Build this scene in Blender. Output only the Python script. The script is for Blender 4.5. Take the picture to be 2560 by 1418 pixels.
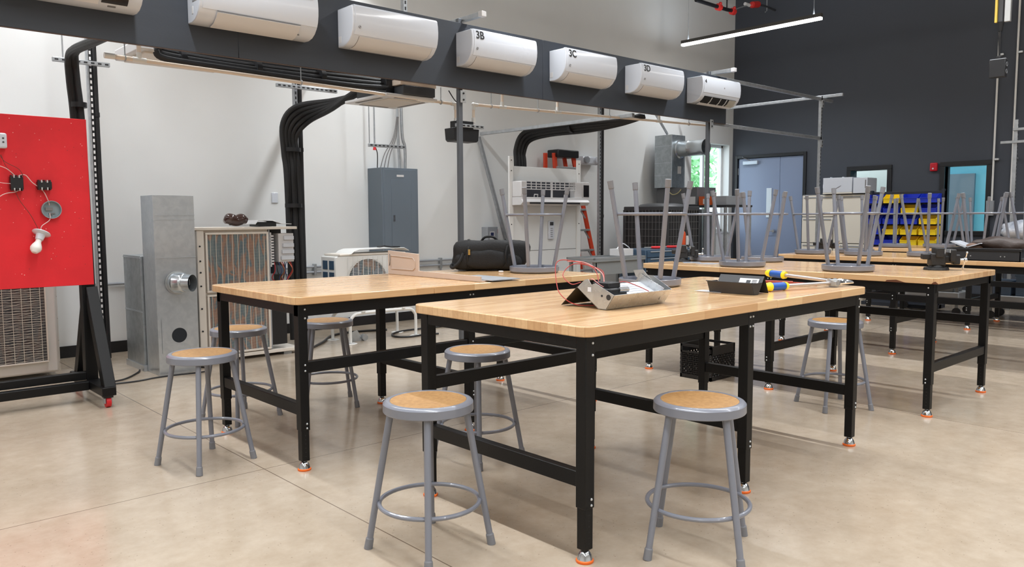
import bpy, bmesh, math, random
from mathutils import Vector, Matrix, noise
for o in list(bpy.data.objects): bpy.data.objects.remove(o)
SC = bpy.context.scene
COL = SC.collection
R = math.radians
PI = math.pi
rnd = random.Random(7)

# ------------------------------------------------------------------ camera
F, YAW, PIT, ROL = 1972.72, .7407, .0848, -.0044
fw = Vector((math.sin(YAW)*math.cos(PIT), math.cos(YAW)*math.cos(PIT), -math.sin(PIT)))
rt = Vector((math.cos(YAW), -math.sin(YAW), 0)); up = rt.cross(fw)
cr = rt*math.cos(ROL) + up*math.sin(ROL); cu = up*math.cos(ROL) - rt*math.sin(ROL)
cd = bpy.data.cameras.new('camera'); cam = bpy.data.objects.new('camera', cd); COL.objects.link(cam)
cd.sensor_width = 36; cd.lens = 36*F/2560; cd.clip_end = 200; cd.clip_start = .05
m = Matrix((cr, cu, -fw)).transposed().to_4x4(); m.translation = (0, 0, 1.3)
cam.matrix_world = m
SC.camera = cam

# ------------------------------------------------------------------ colour management, sky
SC.view_settings.view_transform = 'Standard'; SC.view_settings.look = 'None'
SC.view_settings.exposure = 0.0; SC.view_settings.gamma = 1; SC.view_settings.use_curve_mapping = False
W = bpy.data.worlds.new('world'); SC.world = W; W.use_nodes = True
bg = W.node_tree.nodes['Background']; bg.inputs[0].default_value = (.80, .90, 1, 1); bg.inputs[1].default_value = 4.0
SC.cycles.max_bounces = 8; SC.cycles.diffuse_bounces = 5; SC.cycles.glossy_bounces = 4
SC.cycles.transparent_max_bounces = 8; SC.cycles.transmission_bounces = 4
SC.cycles.sample_clamp_indirect = 6; SC.cycles.caustics_reflective = False; SC.cycles.caustics_refractive = False
SC.cycles.use_denoising = True

LAMP_Z = 4.1
LAMPS = [(10.9, 5.44, 7.80)]
for lx in (-1.6, 1.7, 5.0, 8.0):
    for ly in (-4.4, -1.9, .6, 3.1, 5.6):
        if lx == 8.0 and ly > 4: continue
        LAMPS.append((lx, ly, ly+2.36))
LAMPS += [(10.9, .7, 3.06), (10.9, -2.4, -.04)]
LAMP_W = 45; FILL_UP = 11
for i, (lx, a, b) in enumerate(LAMPS):
    l = bpy.data.lights.new('linear_light', 'AREA'); l.shape = 'RECTANGLE'; l.size = .07; l.size_y = b-a-.04
    l.energy = LAMP_W; l.spread = R(140); l.color = (.93, .965, 1)
    o = bpy.data.objects.new('linear_light', l); COL.objects.link(o); o.location = (lx, (a+b)/2, LAMP_Z-.062)
    l = bpy.data.lights.new('fill_uplight', 'AREA'); l.shape = 'RECTANGLE'; l.size = .05; l.size_y = b-a-.04; l.energy = FILL_UP; l.color = (.82, .91, 1)  # unseen upward light added along each lamp to lift the upper walls
    o = bpy.data.objects.new('fill_uplight', l); COL.objects.link(o); o.location = (lx, (a+b)/2, LAMP_Z+.032); o.rotation_euler = (PI, 0, 0)

# ------------------------------------------------------------------ materials
def lin(c):
    r = []
    for v in c[:3]:
        v = v/255; r.append(v/12.92 if v <= .04045 else ((v+.055)/1.055)**2.4)
    return tuple(r)+(1,)
MATS = {}
def mat(name, col, rough=.5, metal=0, vary=0, scale=8, bump=0, bscale=60, coat=0, stretch=None, col2=None, spec=None):
    if name in MATS: return MATS[name]
    m = bpy.data.materials.new(name); m.use_nodes = True; nt = m.node_tree; p = nt.nodes['Principled BSDF']
    p.inputs['Base Color'].default_value = lin(col); p.inputs['Roughness'].default_value = rough; p.inputs['Metallic'].default_value = metal
    if spec is not None: p.inputs['Specular IOR Level'].default_value = spec
    if coat: p.inputs['Coat Weight'].default_value = coat; p.inputs['Coat Roughness'].default_value = .08
    tc = nt.nodes.new('ShaderNodeTexCoord')
    src = tc.outputs['Object']
    if stretch:
        mp = nt.nodes.new('ShaderNodeMapping'); mp.inputs['Scale'].default_value = stretch; nt.links.new(src, mp.inputs[0]); src = mp.outputs[0]
    if vary or col2:
        n = nt.nodes.new('ShaderNodeTexNoise'); n.inputs['Scale'].default_value = scale; n.inputs['Detail'].default_value = 4
        nt.links.new(src, n.inputs['Vector'])
        r = nt.nodes.new('ShaderNodeValToRGB'); r.color_ramp.elements[0].position = .35; r.color_ramp.elements[1].position = .65
        a = lin(col)
        if col2: b = lin(col2)
        else: b = tuple(min(1, x*(1+vary)) for x in a[:3])+(1,); a = tuple(x*(1-vary) for x in a[:3])+(1,)
        r.color_ramp.elements[0].color = a; r.color_ramp.elements[1].color = b
        nt.links.new(n.outputs['Fac'], r.inputs[0]); nt.links.new(r.outputs[0], p.inputs['Base Color'])
    if bump:
        n2 = nt.nodes.new('ShaderNodeTexNoise'); n2.inputs['Scale'].default_value = bscale; n2.inputs['Detail'].default_value = 3
        nt.links.new(src, n2.inputs['Vector'])
        bp = nt.nodes.new('ShaderNodeBump'); bp.inputs['Strength'].default_value = bump; bp.inputs['Distance'].default_value = .01
        nt.links.new(n2.outputs['Fac'], bp.inputs['Height']); nt.links.new(bp.outputs[0], p.inputs['Normal'])
    MATS[name] = m; return m
def emit(name, col, s):
    m = bpy.data.materials.new(name); m.use_nodes = True; p = m.node_tree.nodes['Principled BSDF']
    p.inputs['Base Color'].default_value = lin(col); p.inputs['Emission Color'].default_value = lin(col); p.inputs['Emission Strength'].default_value = s
    MATS[name] = m; return m
class NT:
    def __init__(s, name, rough=.5):
        s.m = bpy.data.materials.new(name); s.m.use_nodes = True; s.nt = s.m.node_tree; s.p = s.nt.nodes['Principled BSDF']
        s.p.inputs['Roughness'].default_value = rough; MATS[name] = s.m
    def n(s, t, **k):
        x = s.nt.nodes.new('ShaderNode'+t)
        for a, b in k.items():
            if a.startswith('i_'):
                kk = a[2:]; x.inputs[int(kk) if kk.isdigit() else kk.replace('_', ' ')].default_value = b
            else: setattr(x, a, b)
        return x
    def l(s, a, b): s.nt.links.new(a, b)
    def ramp(s, src, stops):
        r = s.n('ValToRGB'); e = r.color_ramp.elements
        while len(e) < len(stops): e.new(.5)
        for el, (pos, c) in zip(e, stops): el.position = pos; el.color = c
        s.l(src, r.inputs[0]); return r.outputs[0]
    def mix(s, f, a, b, mode='MIX'):
        x = s.n('Mix', data_type='RGBA', blend_type=mode)
        for sock, v in ((x.inputs[0], f), (x.inputs[6], a), (x.inputs[7], b)):
            if hasattr(v, 'links'): s.l(v, sock)
            else: sock.default_value = v
        return x.outputs[2]
    def math(s, op, a, b=0, c=None):
        x = s.n('Math', operation=op)
        for i, v in enumerate((a, b) + ((c,) if c is not None else ())):
            if hasattr(v, 'links'): s.l(v, x.inputs[i])
            else: x.inputs[i].default_value = v
        return x.outputs[0]

def floor_material():
    k = NT('polished_concrete', .2); k.p.inputs['Specular IOR Level'].default_value = .4; tc = k.n('TexCoord').outputs['Object']
    n1 = k.n('TexNoise', i_Scale=.9, i_Detail=6, i_Roughness=.62); k.l(tc, n1.inputs['Vector'])
    c1 = k.ramp(n1.outputs[0], [(.3, lin((158, 142, 123))), (.52, lin((174, 158, 138))), (.72, lin((185, 171, 153)))])
    n2 = k.n('TexNoise', i_Scale=7, i_Detail=8, i_Roughness=.7); k.l(tc, n2.inputs['Vector'])
    c2 = k.mix(.35, c1, k.ramp(n2.outputs[0], [(.3, lin((150, 134, 115))), (.7, lin((198, 186, 170)))]))
    v = k.n('TexVoronoi', i_Scale=34); k.l(tc, v.inputs['Vector'])
    sel = k.math('LESS_THAN', v.outputs['Distance'], .10)
    wn = k.n('TexNoise', i_Scale=1.6, i_Detail=2); k.l(tc, wn.inputs['Vector'])
    pk = k.math('MULTIPLY', sel, k.math('GREATER_THAN', wn.outputs[0], .44))
    c3 = k.mix(k.math('MULTIPLY', pk, .5), c2, lin((110, 96, 80)))
    sp = k.n('SeparateXYZ'); k.l(tc, sp.inputs[0])
    tot = None
    for ax, vals in ((0, (-1.9, 1.746, 5.35, 8.95, 12.5)), (1, (.05, 3.82, 7.2, -3.7))):
        for q in vals:
            d = k.math('LESS_THAN', k.math('ABSOLUTE', k.math('SUBTRACT', sp.outputs[ax], q)), .0028)
            tot = d if tot is None else k.math('MAXIMUM', tot, d)
    c4 = k.mix(k.math('MULTIPLY', tot, .8), c3, lin((92, 76, 62)))
    k.l(c4, k.p.inputs['Base Color'])
    k.l(k.math('MULTIPLY_ADD', n2.outputs[0], .14, .10), k.p.inputs['Roughness'])
    k.p.inputs['Coat Weight'].default_value = .08; k.p.inputs['Coat Roughness'].default_value = .05
    b = k.n('Bump', i_Strength=.05, i_Distance=.01); k.l(n2.outputs[0], b.inputs['Height']); k.l(b.outputs[0], k.p.inputs['Normal'])
    return k.m
def butcher_material(name='butcher_block'):
    k = NT(name, .26); tc = k.n('TexCoord').outputs['Object']
    br = k.n('TexBrick', offset=.37, offset_frequency=2, squash=1, squash_frequency=2)
    br.inputs['Color1'].default_value = lin((226, 186, 138)); br.inputs['Color2'].default_value = lin((200, 152, 102)); br.inputs['Mortar'].default_value = lin((172, 122, 76))
    br.inputs['Scale'].default_value = 1; br.inputs['Mortar Size'].default_value = .0006; br.inputs['Brick Width'].default_value = .42; br.inputs['Row Height'].default_value = .036; br.inputs['Bias'].default_value = -.1
    k.l(tc, br.inputs['Vector'])
    mp = k.n('Mapping'); mp.inputs['Scale'].default_value = (2.2, 42, 42); k.l(tc, mp.inputs[0])
    n = k.n('TexNoise', i_Scale=1.5, i_Detail=5, i_Roughness=.6, i_Distortion=.6); k.l(mp.outputs[0], n.inputs['Vector'])
    g = k.ramp(n.outputs[0], [(.3, (.80, .74, .66, 1)), (.6, (1, 1, 1, 1))])
    c = k.mix(.55, br.outputs['Color'], g, 'MULTIPLY')
    n3 = k.n('TexNoise', i_Scale=2.2, i_Detail=2); k.l(tc, n3.inputs['Vector'])
    c = k.mix(k.math('MULTIPLY', n3.outputs[0], .3), c, lin((232, 204, 166)))
    k.l(c, k.p.inputs['Base Color'])
    k.p.inputs['Coat Weight'].default_value = .45; k.p.inputs['Coat Roughness'].default_value = .1
    b = k.n('Bump', i_Strength=.04, i_Distance=.004); k.l(n.outputs[0], b.inputs['Height']); k.l(b.outputs[0], k.p.inputs['Normal'])
    return k.m
def galv_material(name, c1, c2, rough=.38, sc=14):
    k = NT(name, rough); tc = k.n('TexCoord').outputs['Object']
    n = k.n('TexNoise', i_Scale=sc, i_Detail=3, i_Roughness=.55, i_Distortion=.6); k.l(tc, n.inputs['Vector'])
    c = k.ramp(n.outputs[0], [(.36, lin(c1)), (.66, lin(c2))])
    k.l(c, k.p.inputs['Base Color']); k.p.inputs['Metallic'].default_value = .82
    k.l(k.math('MULTIPLY_ADD', n.outputs[0], .03, rough-.0), k.p.inputs['Roughness'])
    return k.m
def coil_material(name, cols, fin=(215, 212, 200), sx=6.0, sz=85):
    """bent condenser fins: fine horizontal guard wires over coloured fin patches"""
    k = NT(name, .5); tc = k.n('TexCoord').outputs['Object']
    mp = k.n('Mapping'); mp.inputs['Scale'].default_value = (8, 8, 1.9); k.l(tc, mp.inputs[0])
    n = k.n('TexNoise', i_Scale=1.5, i_Detail=3, i_Distortion=.8); k.l(mp.outputs[0], n.inputs['Vector'])
    st = [(.36+.28*i/(len(cols)-1), lin(c)) for i, c in enumerate(cols)]
    k.l(k.ramp(n.outputs[0], st), k.p.inputs['Base Color'])
    return k.m
def paint_wall(name, c, rough=.6):
    k = NT(name, rough); tc = k.n('TexCoord').outputs['Object']
    n = k.n('TexNoise', i_Scale=1.2, i_Detail=3); k.l(tc, n.inputs['Vector'])
    a = lin(c); k.l(k.ramp(n.outputs[0], [(.3, tuple(x*.97 for x in a[:3])+(1,)), (.7, tuple(min(1, x*1.03) for x in a[:3])+(1,))]), k.p.inputs['Base Color'])
    n2 = k.n('TexNoise', i_Scale=160, i_Detail=2); k.l(tc, n2.inputs['Vector'])
    b = k.n('Bump', i_Strength=.12, i_Distance=.002); k.l(n2.outputs[0], b.inputs['Height']); k.l(b.outputs[0], k.p.inputs['Normal'])
    return k.m
def glass_material():
    m = bpy.data.materials.new('window_glass'); m.use_nodes = True; nt = m.node_tree; nt.nodes.clear()
    o = nt.nodes.new('ShaderNodeOutputMaterial'); mx = nt.nodes.new('ShaderNodeMixShader'); t = nt.nodes.new('ShaderNodeBsdfTransparent'); g = nt.nodes.new('ShaderNodeBsdfGlossy')
    t.inputs[0].default_value = (.93, .97, .96, 1); g.inputs['Roughness'].default_value = .03; f = nt.nodes.new('ShaderNodeFresnel'); f.inputs[0].default_value = 1.45
    nt.links.new(f.outputs[0], mx.inputs[0]); nt.links.new(t.outputs[0], mx.inputs[1]); nt.links.new(g.outputs[0], mx.inputs[2]); nt.links.new(mx.outputs[0], o.inputs[0])
    MATS['window_glass'] = m; return m

M_FLOOR = floor_material(); M_WOOD = butcher_material(); M_GALV = galv_material('galvanized_sheet', (192, 199, 206), (203, 209, 215), .27, 18)
M_GALVD = galv_material('dull_galvanized', (160, 167, 171), (178, 185, 189), .34, 16)
M_WALL = paint_wall('white_wall_paint', (226, 228, 228)); M_DARKW = paint_wall('charcoal_wall_paint', (64, 69, 79))
M_CEIL = paint_wall('ceiling_paint', (205, 205, 205)); M_GLASS = glass_material()
M_BLACKP = mat('black_powder_coat', (8, 8, 9), .42, spec=.32, bump=.05, bscale=300)
M_STOOL = mat('grey_stool_enamel', (122, 125, 135), .3, vary=.03, scale=5, coat=.25)
M_PAD = mat('hardboard_seat', (156, 116, 71), .45, col2=(174, 134, 86), scale=60, bump=.1, bscale=90)
M_CAP = mat('grey_rubber_cap', (122, 123, 128), .6)
M_CHROME = mat('chrome', (215, 218, 222), .12, 1); M_ORANGE = mat('orange_rubber', (238, 108, 28), .5)
M_BOLT = mat('zinc_bolt', (205, 208, 210), .3, .7)
M_PANEL = mat('dark_painted_plywood', (51, 56, 64), .55, vary=.05, scale=2, stretch=(1, 1, 6), bump=.05, bscale=40)
M_STRUT = mat('zinc_strut', (176, 180, 184), .4, .7, vary=.1, scale=20)
M_SLOT = mat('dark_slot', (38, 38, 40), .7)
M_WHITEP = mat('glossy_white_plastic', (210, 215, 224), .16, coat=.4)
M_FLAP = mat('satin_white_plastic', (212, 211, 212), .3)
M_BLK = mat('black_plastic', (24, 24, 27), .4); M_TEXT = mat('black_lettering', (12, 12, 14), .5)
M_SEAM = mat('seam_grey', (120, 118, 118), .6)
M_PVC = mat('cream_pvc', (228, 212, 196), .35); M_PVCW = mat('white_pvc_fitting', (224, 222, 218), .35)
M_FOAM = mat('black_pipe_insulation', (22, 22, 24), .6, bump=.3, bscale=30)
M_GREY = mat('grey_enamel', (104, 115, 126), .45); M_RED = mat('red_painted_board', (222, 28, 40), .55, vary=.06, scale=5, bump=.06, bscale=200)
M_CREAM = mat('cream_sheet_metal', (222, 214, 204), .4, vary=.02); M_WHITEM = mat('white_enamel', (226, 226, 224), .35)
M_STEELG = mat('light_grey_steel', (150, 154, 160), .45)
M_CHAR = mat('charcoal_plastic', (60, 62, 66), .5)

# ------------------------------------------------------------------ mesh helpers
class MB:
    def __init__(s): s.bm = bmesh.new()
    def _x(s, vs, M):
        if M is not None: bmesh.ops.transform(s.bm, matrix=M, verts=vs)
    def box(s, x0, y0, z0, x1, y1, z1, M=None):
        r = bmesh.ops.create_cube(s.bm, size=1)['verts']
        bmesh.ops.scale(s.bm, vec=(abs(x1-x0), abs(y1-y0), abs(z1-z0)), verts=r)
        bmesh.ops.translate(s.bm, vec=((x0+x1)/2, (y0+y1)/2, (z0+z1)/2), verts=r)
        s._x(r, M); return s
    def beam(s, a, b, w, h):
        """square bar from a to b; w across (horizontal), h the other way"""
        a = Vector(a); b = Vector(b); d = b-a; L = d.length; d.normalize()
        ref = Vector((0, 0, 1)) if abs(d.z) < .95 else Vector((0, 1, 0))
        x = d.cross(ref).normalized(); z = x.cross(d)
        M = Matrix((x, d, z)).transposed().to_4x4(); M.translation = (a+b)/2
        return s.box(-w/2, -L/2, -h/2, w/2, L/2, h/2, M)
    def cyl(s, a, b, r, r2=None, seg=16, caps=True):
        a = Vector(a); b = Vector(b); d = b-a
        q = d.to_track_quat('Z', 'Y').to_matrix().to_4x4(); q.translation = (a+b)/2
        bmesh.ops.create_cone(s.bm, cap_ends=caps, segments=seg, radius1=r, radius2=r if r2 is None else r2, depth=d.length, matrix=q)
        return s
    def ball(s, c, r, seg=16, sc=(1, 1, 1)):
        v = bmesh.ops.create_uvsphere(s.bm, u_segments=seg, v_segments=max(6, seg//2), radius=r)['verts']
        bmesh.ops.scale(s.bm, vec=sc, verts=v); bmesh.ops.translate(s.bm, vec=c, verts=v); return s
    def lathe(s, prof, M=None, seg=32, closed=False):
        rings = []; vs = []
        for (r, z) in prof:
            if r < 1e-6: v = s.bm.verts.new((0, 0, z)); rings.append([v]*seg); vs.append(v)
            else:
                ring = [s.bm.verts.new((r*math.cos(2*PI*i/seg), r*math.sin(2*PI*i/seg), z)) for i in range(seg)]
                rings.append(ring); vs += ring
        n = len(rings)
        for k in range(n if closed else n-1):
            A, B = rings[k], rings[(k+1) % n]
            for i in range(seg):
                j = (i+1) % seg
                f = []
                for v in (A[i], A[j], B[j], B[i]):
                    if v not in f: f.append(v)
                if len(f) >= 3:
                    try: s.bm.faces.new(f)
                    except ValueError: pass
        s._x(vs, M); return s
    def prism(s, poly, a, b, axis='x', M=None):
        """2D polygon extruded along an axis; poly in the other two axes (y,z)/(x,z)/(x,y)"""
        def P(u, v, t): return {'x': (t, u, v), 'y': (u, t, v), 'z': (u, v, t)}[axis]
        A = [s.bm.verts.new(P(u, v, a)) for u, v in poly]; B = [s.bm.verts.new(P(u, v, b)) for u, v in poly]
        n = len(poly)
        s.bm.faces.new(A); s.bm.faces.new(B[::-1])
        for i in range(n): s.bm.faces.new((A[i], B[i], B[(i+1) % n], A[(i+1) % n]))
        s._x(A+B, M); return s
    def strip(s, pts, th, a, b, axis='x', M=None):
        """sheet of thickness th following an open 2D polyline"""
        off = []
        for i, p in enumerate(pts):
            q0 = Vector(pts[max(0, i-1)]); q1 = Vector(pts[min(len(pts)-1, i+1)])
            d = (q1-q0).normalized(); off.append((p[0]-d.y*th, p[1]+d.x*th))
        def P(u, v, t): return {'x': (t, u, v), 'y': (u, t, v), 'z': (u, v, t)}[axis]
        n = len(pts); rows = [[s.bm.verts.new(P(u, v, t)) for u, v in L] for t in (a, b) for L in (pts, off)]
        A, B, C, D = rows
        for i in range(n-1):
            s.bm.faces.new((A[i], A[i+1], C[i+1], C[i])); s.bm.faces.new((B[i], D[i], D[i+1], B[i+1]))
            s.bm.faces.new((A[i], B[i], B[i+1], A[i+1])); s.bm.faces.new((C[i], C[i+1], D[i+1], D[i]))
        s.bm.faces.new((A[0], C[0], D[0], B[0])); s.bm.faces.new((A[-1], B[-1], D[-1], C[-1]))
        s._x(A+B+C+D, M); return s
    def tube(s, path, r, seg=10, smooth=0, closed=False, caps=True):
        P = [Vector(p) for p in path]
        if smooth:
            Q = []; n = len(P)
            rng = range(n if closed else n-1)
            for i in rng:
                p1, p2 = P[i], P[(i+1) % n]
                p0 = P[(i-1) % n] if closed else P[max(0, i-1)]; p3 = P[(i+2) % n] if closed else P[min(n-1, i+2)]
                for k in range(smooth):
                    t = k/smooth
                    Q.append(.5*((2*p1)+(-p0+p2)*t+(2*p0-5*p1+4*p2-p3)*t*t+(-p0+3*p1-3*p2+p3)*t**3))
            if not closed: Q.append(P[-1])
            P = Q
        n = len(P); rings = []; N = None
        for i in range(n):
            if closed: T = P[(i+1) % n]-P[(i-1) % n]
            else: T = P[min(i+1, n-1)]-P[max(i-1, 0)]
            T.normalize()
            if N is None:
                N = T.orthogonal().normalized()
            N = (N-T*N.dot(T)).normalized(); B = T.cross(N)
            if isinstance(r, (list, tuple)):
                q_ = i/(n-1)*(len(r)-1); k0 = min(int(q_), len(r)-2); e_ = q_-k0; e_ = e_*e_*(3-2*e_); rr = r[k0]*(1-e_)+r[k0+1]*e_
            else: rr = r
            rings.append([s.bm.verts.new(P[i]+(N*math.cos(2*PI*k/seg)+B*math.sin(2*PI*k/seg))*rr) for k in range(seg)])
        for i in range(n if closed else n-1):
            A, C = rings[i], rings[(i+1) % n]
            for k in range(seg): s.bm.faces.new((A[k], A[(k+1) % seg], C[(k+1) % seg], C[k]))
        if not closed and caps: s.bm.faces.new(rings[0][::-1]); s.bm.faces.new(rings[-1])
        return s
    def build(s, name, m, parent=None, world=True, bevel=0, smooth=True, ang=35, label=None, seg=2):
        bmesh.ops.recalc_face_normals(s.bm, faces=s.bm.faces)
        me = bpy.data.meshes.new(name)
        if parent is not None and world:
            bmesh.ops.translate(s.bm, vec=-org(parent), verts=s.bm.verts)
        s.bm.to_mesh(me); s.bm.free()
        for x in (m if isinstance(m, (list, tuple)) else [m]): me.materials.append(x)
        if smooth:
            me.polygons.foreach_set('use_smooth', [True]*len(me.polygons)); me.set_sharp_from_angle(angle=R(ang))
        o = bpy.data.objects.new(name, me); COL.objects.link(o)
        if parent is not None: o.parent = parent
        if bevel:
            b = o.modifiers.new('bevel', 'BEVEL'); b.width = bevel; b.segments = seg; b.limit_method = 'ANGLE'; b.angle_limit = R(40)
        if label: o['label'] = label
        return o
def org(o):
    v = Vector((0, 0, 0))
    while o is not None: v = v+o.location; o = o.parent
    return v
def T(name, label, cat, loc=(0, 0, 0), group=None, rotz=0):
    o = bpy.data.objects.new(name, None); COL.objects.link(o); o.location = loc; o.rotation_euler = (0, 0, rotz)
    o.empty_display_size = .1
    o['label'] = label; o['category'] = cat
    if group: o['group'] = group
    return o
def tag(o, label, cat, group=None):
    o['label'] = label; o['category'] = cat
    if group: o['group'] = group
    return o
def struct(o): o['kind'] = 'structure'; return o
def copy_tree(o, parent=None):
    c = o.copy(); COL.objects.link(c)
    if parent is not None: c.parent = parent
    for ch in list(o.children): copy_tree(ch, c)
    return c
def text(s, name, size, m, parent, loc, rot=(PI/2, 0, 0), bold=0, depth=.0006, world=True, sx=1):
    cu_ = bpy.data.curves.new('t', 'FONT'); cu_.body = s; cu_.size = size; cu_.extrude = depth; cu_.offset = bold
    t = bpy.data.objects.new('t', cu_); COL.objects.link(t)
    bpy.context.view_layer.update()
    me = bpy.data.meshes.new_from_object(t.evaluated_get(bpy.context.evaluated_depsgraph_get()))
    bpy.data.objects.remove(t)
    me.transform(Matrix.Diagonal((sx, 1, 1, 1)))
    me.materials.clear(); me.materials.append(m)
    o = bpy.data.objects.new(name, me); COL.objects.link(o); o.parent = parent
    o.location = Vector(loc)-(org(parent) if world else Vector((0, 0, 0))); o.rotation_euler = rot
    return o
def rng(a, b): return rnd.uniform(a, b)

# ------------------------------------------------------------------ the room
YW, XD, XL, YF, ZC = 8.2, 13.1, -5.0, -6.0, 6.2
struct(MB().box(XL, YF, -.12, XD+.25, YW+.25, 0).build('floor', M_FLOOR, smooth=False))
struct(MB().box(XL, YF, ZC, XD, YW, ZC+.15).build('ceiling', M_CEIL, smooth=False))
struct(MB().box(XL-.25, YF, 0, XL, YW, ZC).build('wall_left', M_WALL, smooth=False))
struct(MB().box(XL, YF-.25, 0, XD, YF, ZC).build('wall_front', M_WALL, smooth=False))
# back wall with window opening x 11.95-13.0, z 1.0-2.62
WX0, WX1, WZ0, WZ1 = 11.78, 12.98, 1.0, 2.60
b = MB(); b.box(XL, YW, 0, WX0, YW+.25, ZC); b.box(WX1, YW, 0, XD+.25, YW+.25, ZC); b.box(WX0, YW, 0, WX1, YW+.25, WZ0); b.box(WX0, YW, WZ1, WX1, YW+.25, ZC)
struct(b.build('wall_back', M_WALL, smooth=False))
struct(MB().box(XL, YW-.012, .001, XD, YW, .11).build('baseboard_back', M_BLK, smooth=False))
# block wall strip left behind the red board (painted block masonry)
k = NT('painted_block', .6); tc = k.n('TexCoord').outputs['Object']; mp = k.n('Mapping'); mp.inputs['Rotation'].default_value = (PI/2, 0, 0); k.l(tc, mp.inputs[0])
br = k.n('TexBrick'); br.inputs['Color1'].default_value = lin((222, 218, 212)); br.inputs['Color2'].default_value = lin((218, 214, 208)); br.inputs['Mortar'].default_value = lin((196, 192, 186))
br.inputs['Scale'].default_value = 1; br.inputs['Brick Width'].default_value = .4; br.inputs['Row Height'].default_value = .2; br.inputs['Mortar Size'].default_value = .005
k.l(mp.outputs[0], br.inputs['Vector']); k.l(br.outputs['Color'], k.p.inputs['Base Color'])
struct(MB().box(-1.5, YW-.2, 0, 1.75, YW-.013, 1.0).build('trim_1', k.m, smooth=False))
# dark wall with three openings: door y 6.78-8.10 z<2.34 ; window A y 5.28-5.98 ; window B y 3.86-4.58
D0, D1, DZ = 6.79, 8.08, 2.345
openings = [(D0, D1, 0, DZ), (5.36, 5.95, 1.05, 2.03), (3.93, 4.50, 1.05, 2.03)]
b = MB(); ys = [YF, 3.93, 4.50, 5.36, 5.95, D0, D1, YW]
for i in range(len(ys)-1):
    a, c = ys[i], ys[i+1]
    op = [q for q in openings if abs(q[0]-a) < 1e-6]
    if op:
        if op[0][2] > 0: b.box(XD, a, 0, XD+.2, c, op[0][2])
        b.box(XD, a, op[0][3], XD+.2, c, ZC)
    else: b.box(XD, a, 0, XD+.2, c, ZC)
struct(b.build('wall_right', M_DARKW, smooth=False))
b = MB(); b.box(XD-.012, YF, .001, XD, D0-.06, .11); struct(b.build('baseboard_right', M_BLK, smooth=False))
def pane(a, c, par):
    b = MB(); v = [b.bm.verts.new(q) for q in ((a[0], a[1], a[2]), (c[0], c[1], a[2]), (c[0], c[1], c[2]), (a[0], a[1], c[2]))]; b.bm.faces.new(v)
    return b.build('pane', M_GLASS, par, smooth=False)
# window in back wall
w = bpy.data.objects.new('window_1', None); COL.objects.link(w); w.location = (WX0, YW+.16, WZ0); struct(w)
M_WF = mat('white_window_frame', (232, 236, 240), .4); M_ALU = mat('grey_mullion', (120, 140, 165), .4, .3)
b = MB(); t = .05
for q in ((WX0, WZ0, WX1, WZ0+t), (WX0, WZ1-t, WX1, WZ1), (WX0, WZ0, WX0+t, WZ1), (WX1-t, WZ0, WX1, WZ1)): b.box(q[0], YW+.14, q[1], q[2], YW+.2, q[3])
b.box(WX0+.55, YW+.14, WZ0, WX0+.62, YW+.2, WZ1)
b.build('window_frame', M_WF, w, bevel=.004)
pane((WX0+t, YW+.168, WZ0+t), (WX1-t, YW+.168, WZ1-t), w)
MB().box(WX0-.02, YW-.02, WZ0-.02, WX1+.02, YW+.14, WZ0).build('window_sill', M_WF, w, bevel=.004)
# double door
M_DOOR = mat('blue_grey_door_paint', (134, 148, 176), .3); M_FRAME = mat('black_frame_paint', (30, 32, 36), .45)
d = bpy.data.objects.new('door_1', None); COL.objects.link(d); d.location = (XD, (D0+D1)/2, 0); struct(d)
b = MB(); fwd = .055
b.box(XD-.03, D0-fwd, 0, XD+.1, D0, DZ+fwd); b.box(XD-.03, D1, 0, XD+.1, D1+fwd, DZ+fwd); b.box(XD-.03, D0, DZ, XD+.1, D1, DZ+fwd)
b.build('door_frame', M_FRAME, d, bevel=.004)
DS = 7.24
leaf = MB().box(XD+.01, DS+.003, .01, XD+.055, D1-.006, DZ-.006).build('door_leaf', M_DOOR, d, bevel=.003)
leaf2 = MB().box(XD+.01, D0+.006, .01, XD+.055, DS-.003, DZ-.006).build('door_leaf', M_DOOR, d, bevel=.003)
b = MB(); b.box(XD-.004, DS+.15, 1.26, XD+.012, DS+.25, 1.79); b.build('vision_panel', mat('vision_glass', (214, 226, 236), .15), leaf, bevel=.003)
b = MB(); b.cyl((XD+.01, DS+.08, 1.02), (XD-.05, DS+.08, 1.02), .028); b.tube([(XD-.05, DS+.08, 1.02), (XD-.055, DS+.2, 1.015)], .01); b.build('handle', M_CHROME, leaf)
b = MB(); b.box(XD-.05, D1-.42, DZ-.12, XD+.01, D1-.12, DZ-.05); b.build('door_closer', mat('silver_closer', (190, 200, 212), .35, .4), leaf, bevel=.008)
b = MB(); b.tube([(XD-.03, D1-.26, DZ-.04), (XD-.16, D1-.2, DZ+.0), (XD-.02, D1-.1, DZ+.03)], .008); b.build('closer_arm', M_STRUT, leaf)
b = MB()
for z in (.3, 1.15, 2.05): b.box(XD-.006, D1-.012, z, XD+.01, D1+.01, z+.12)
b.build('hinge', M_STRUT, leaf)
b = MB()
for z in (.3, 1.15, 2.05): b.box(XD-.006, D0-.01, z, XD+.01, D0+.012, z+.12)
b.build('hinge', M_STRUT, leaf2)
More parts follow.
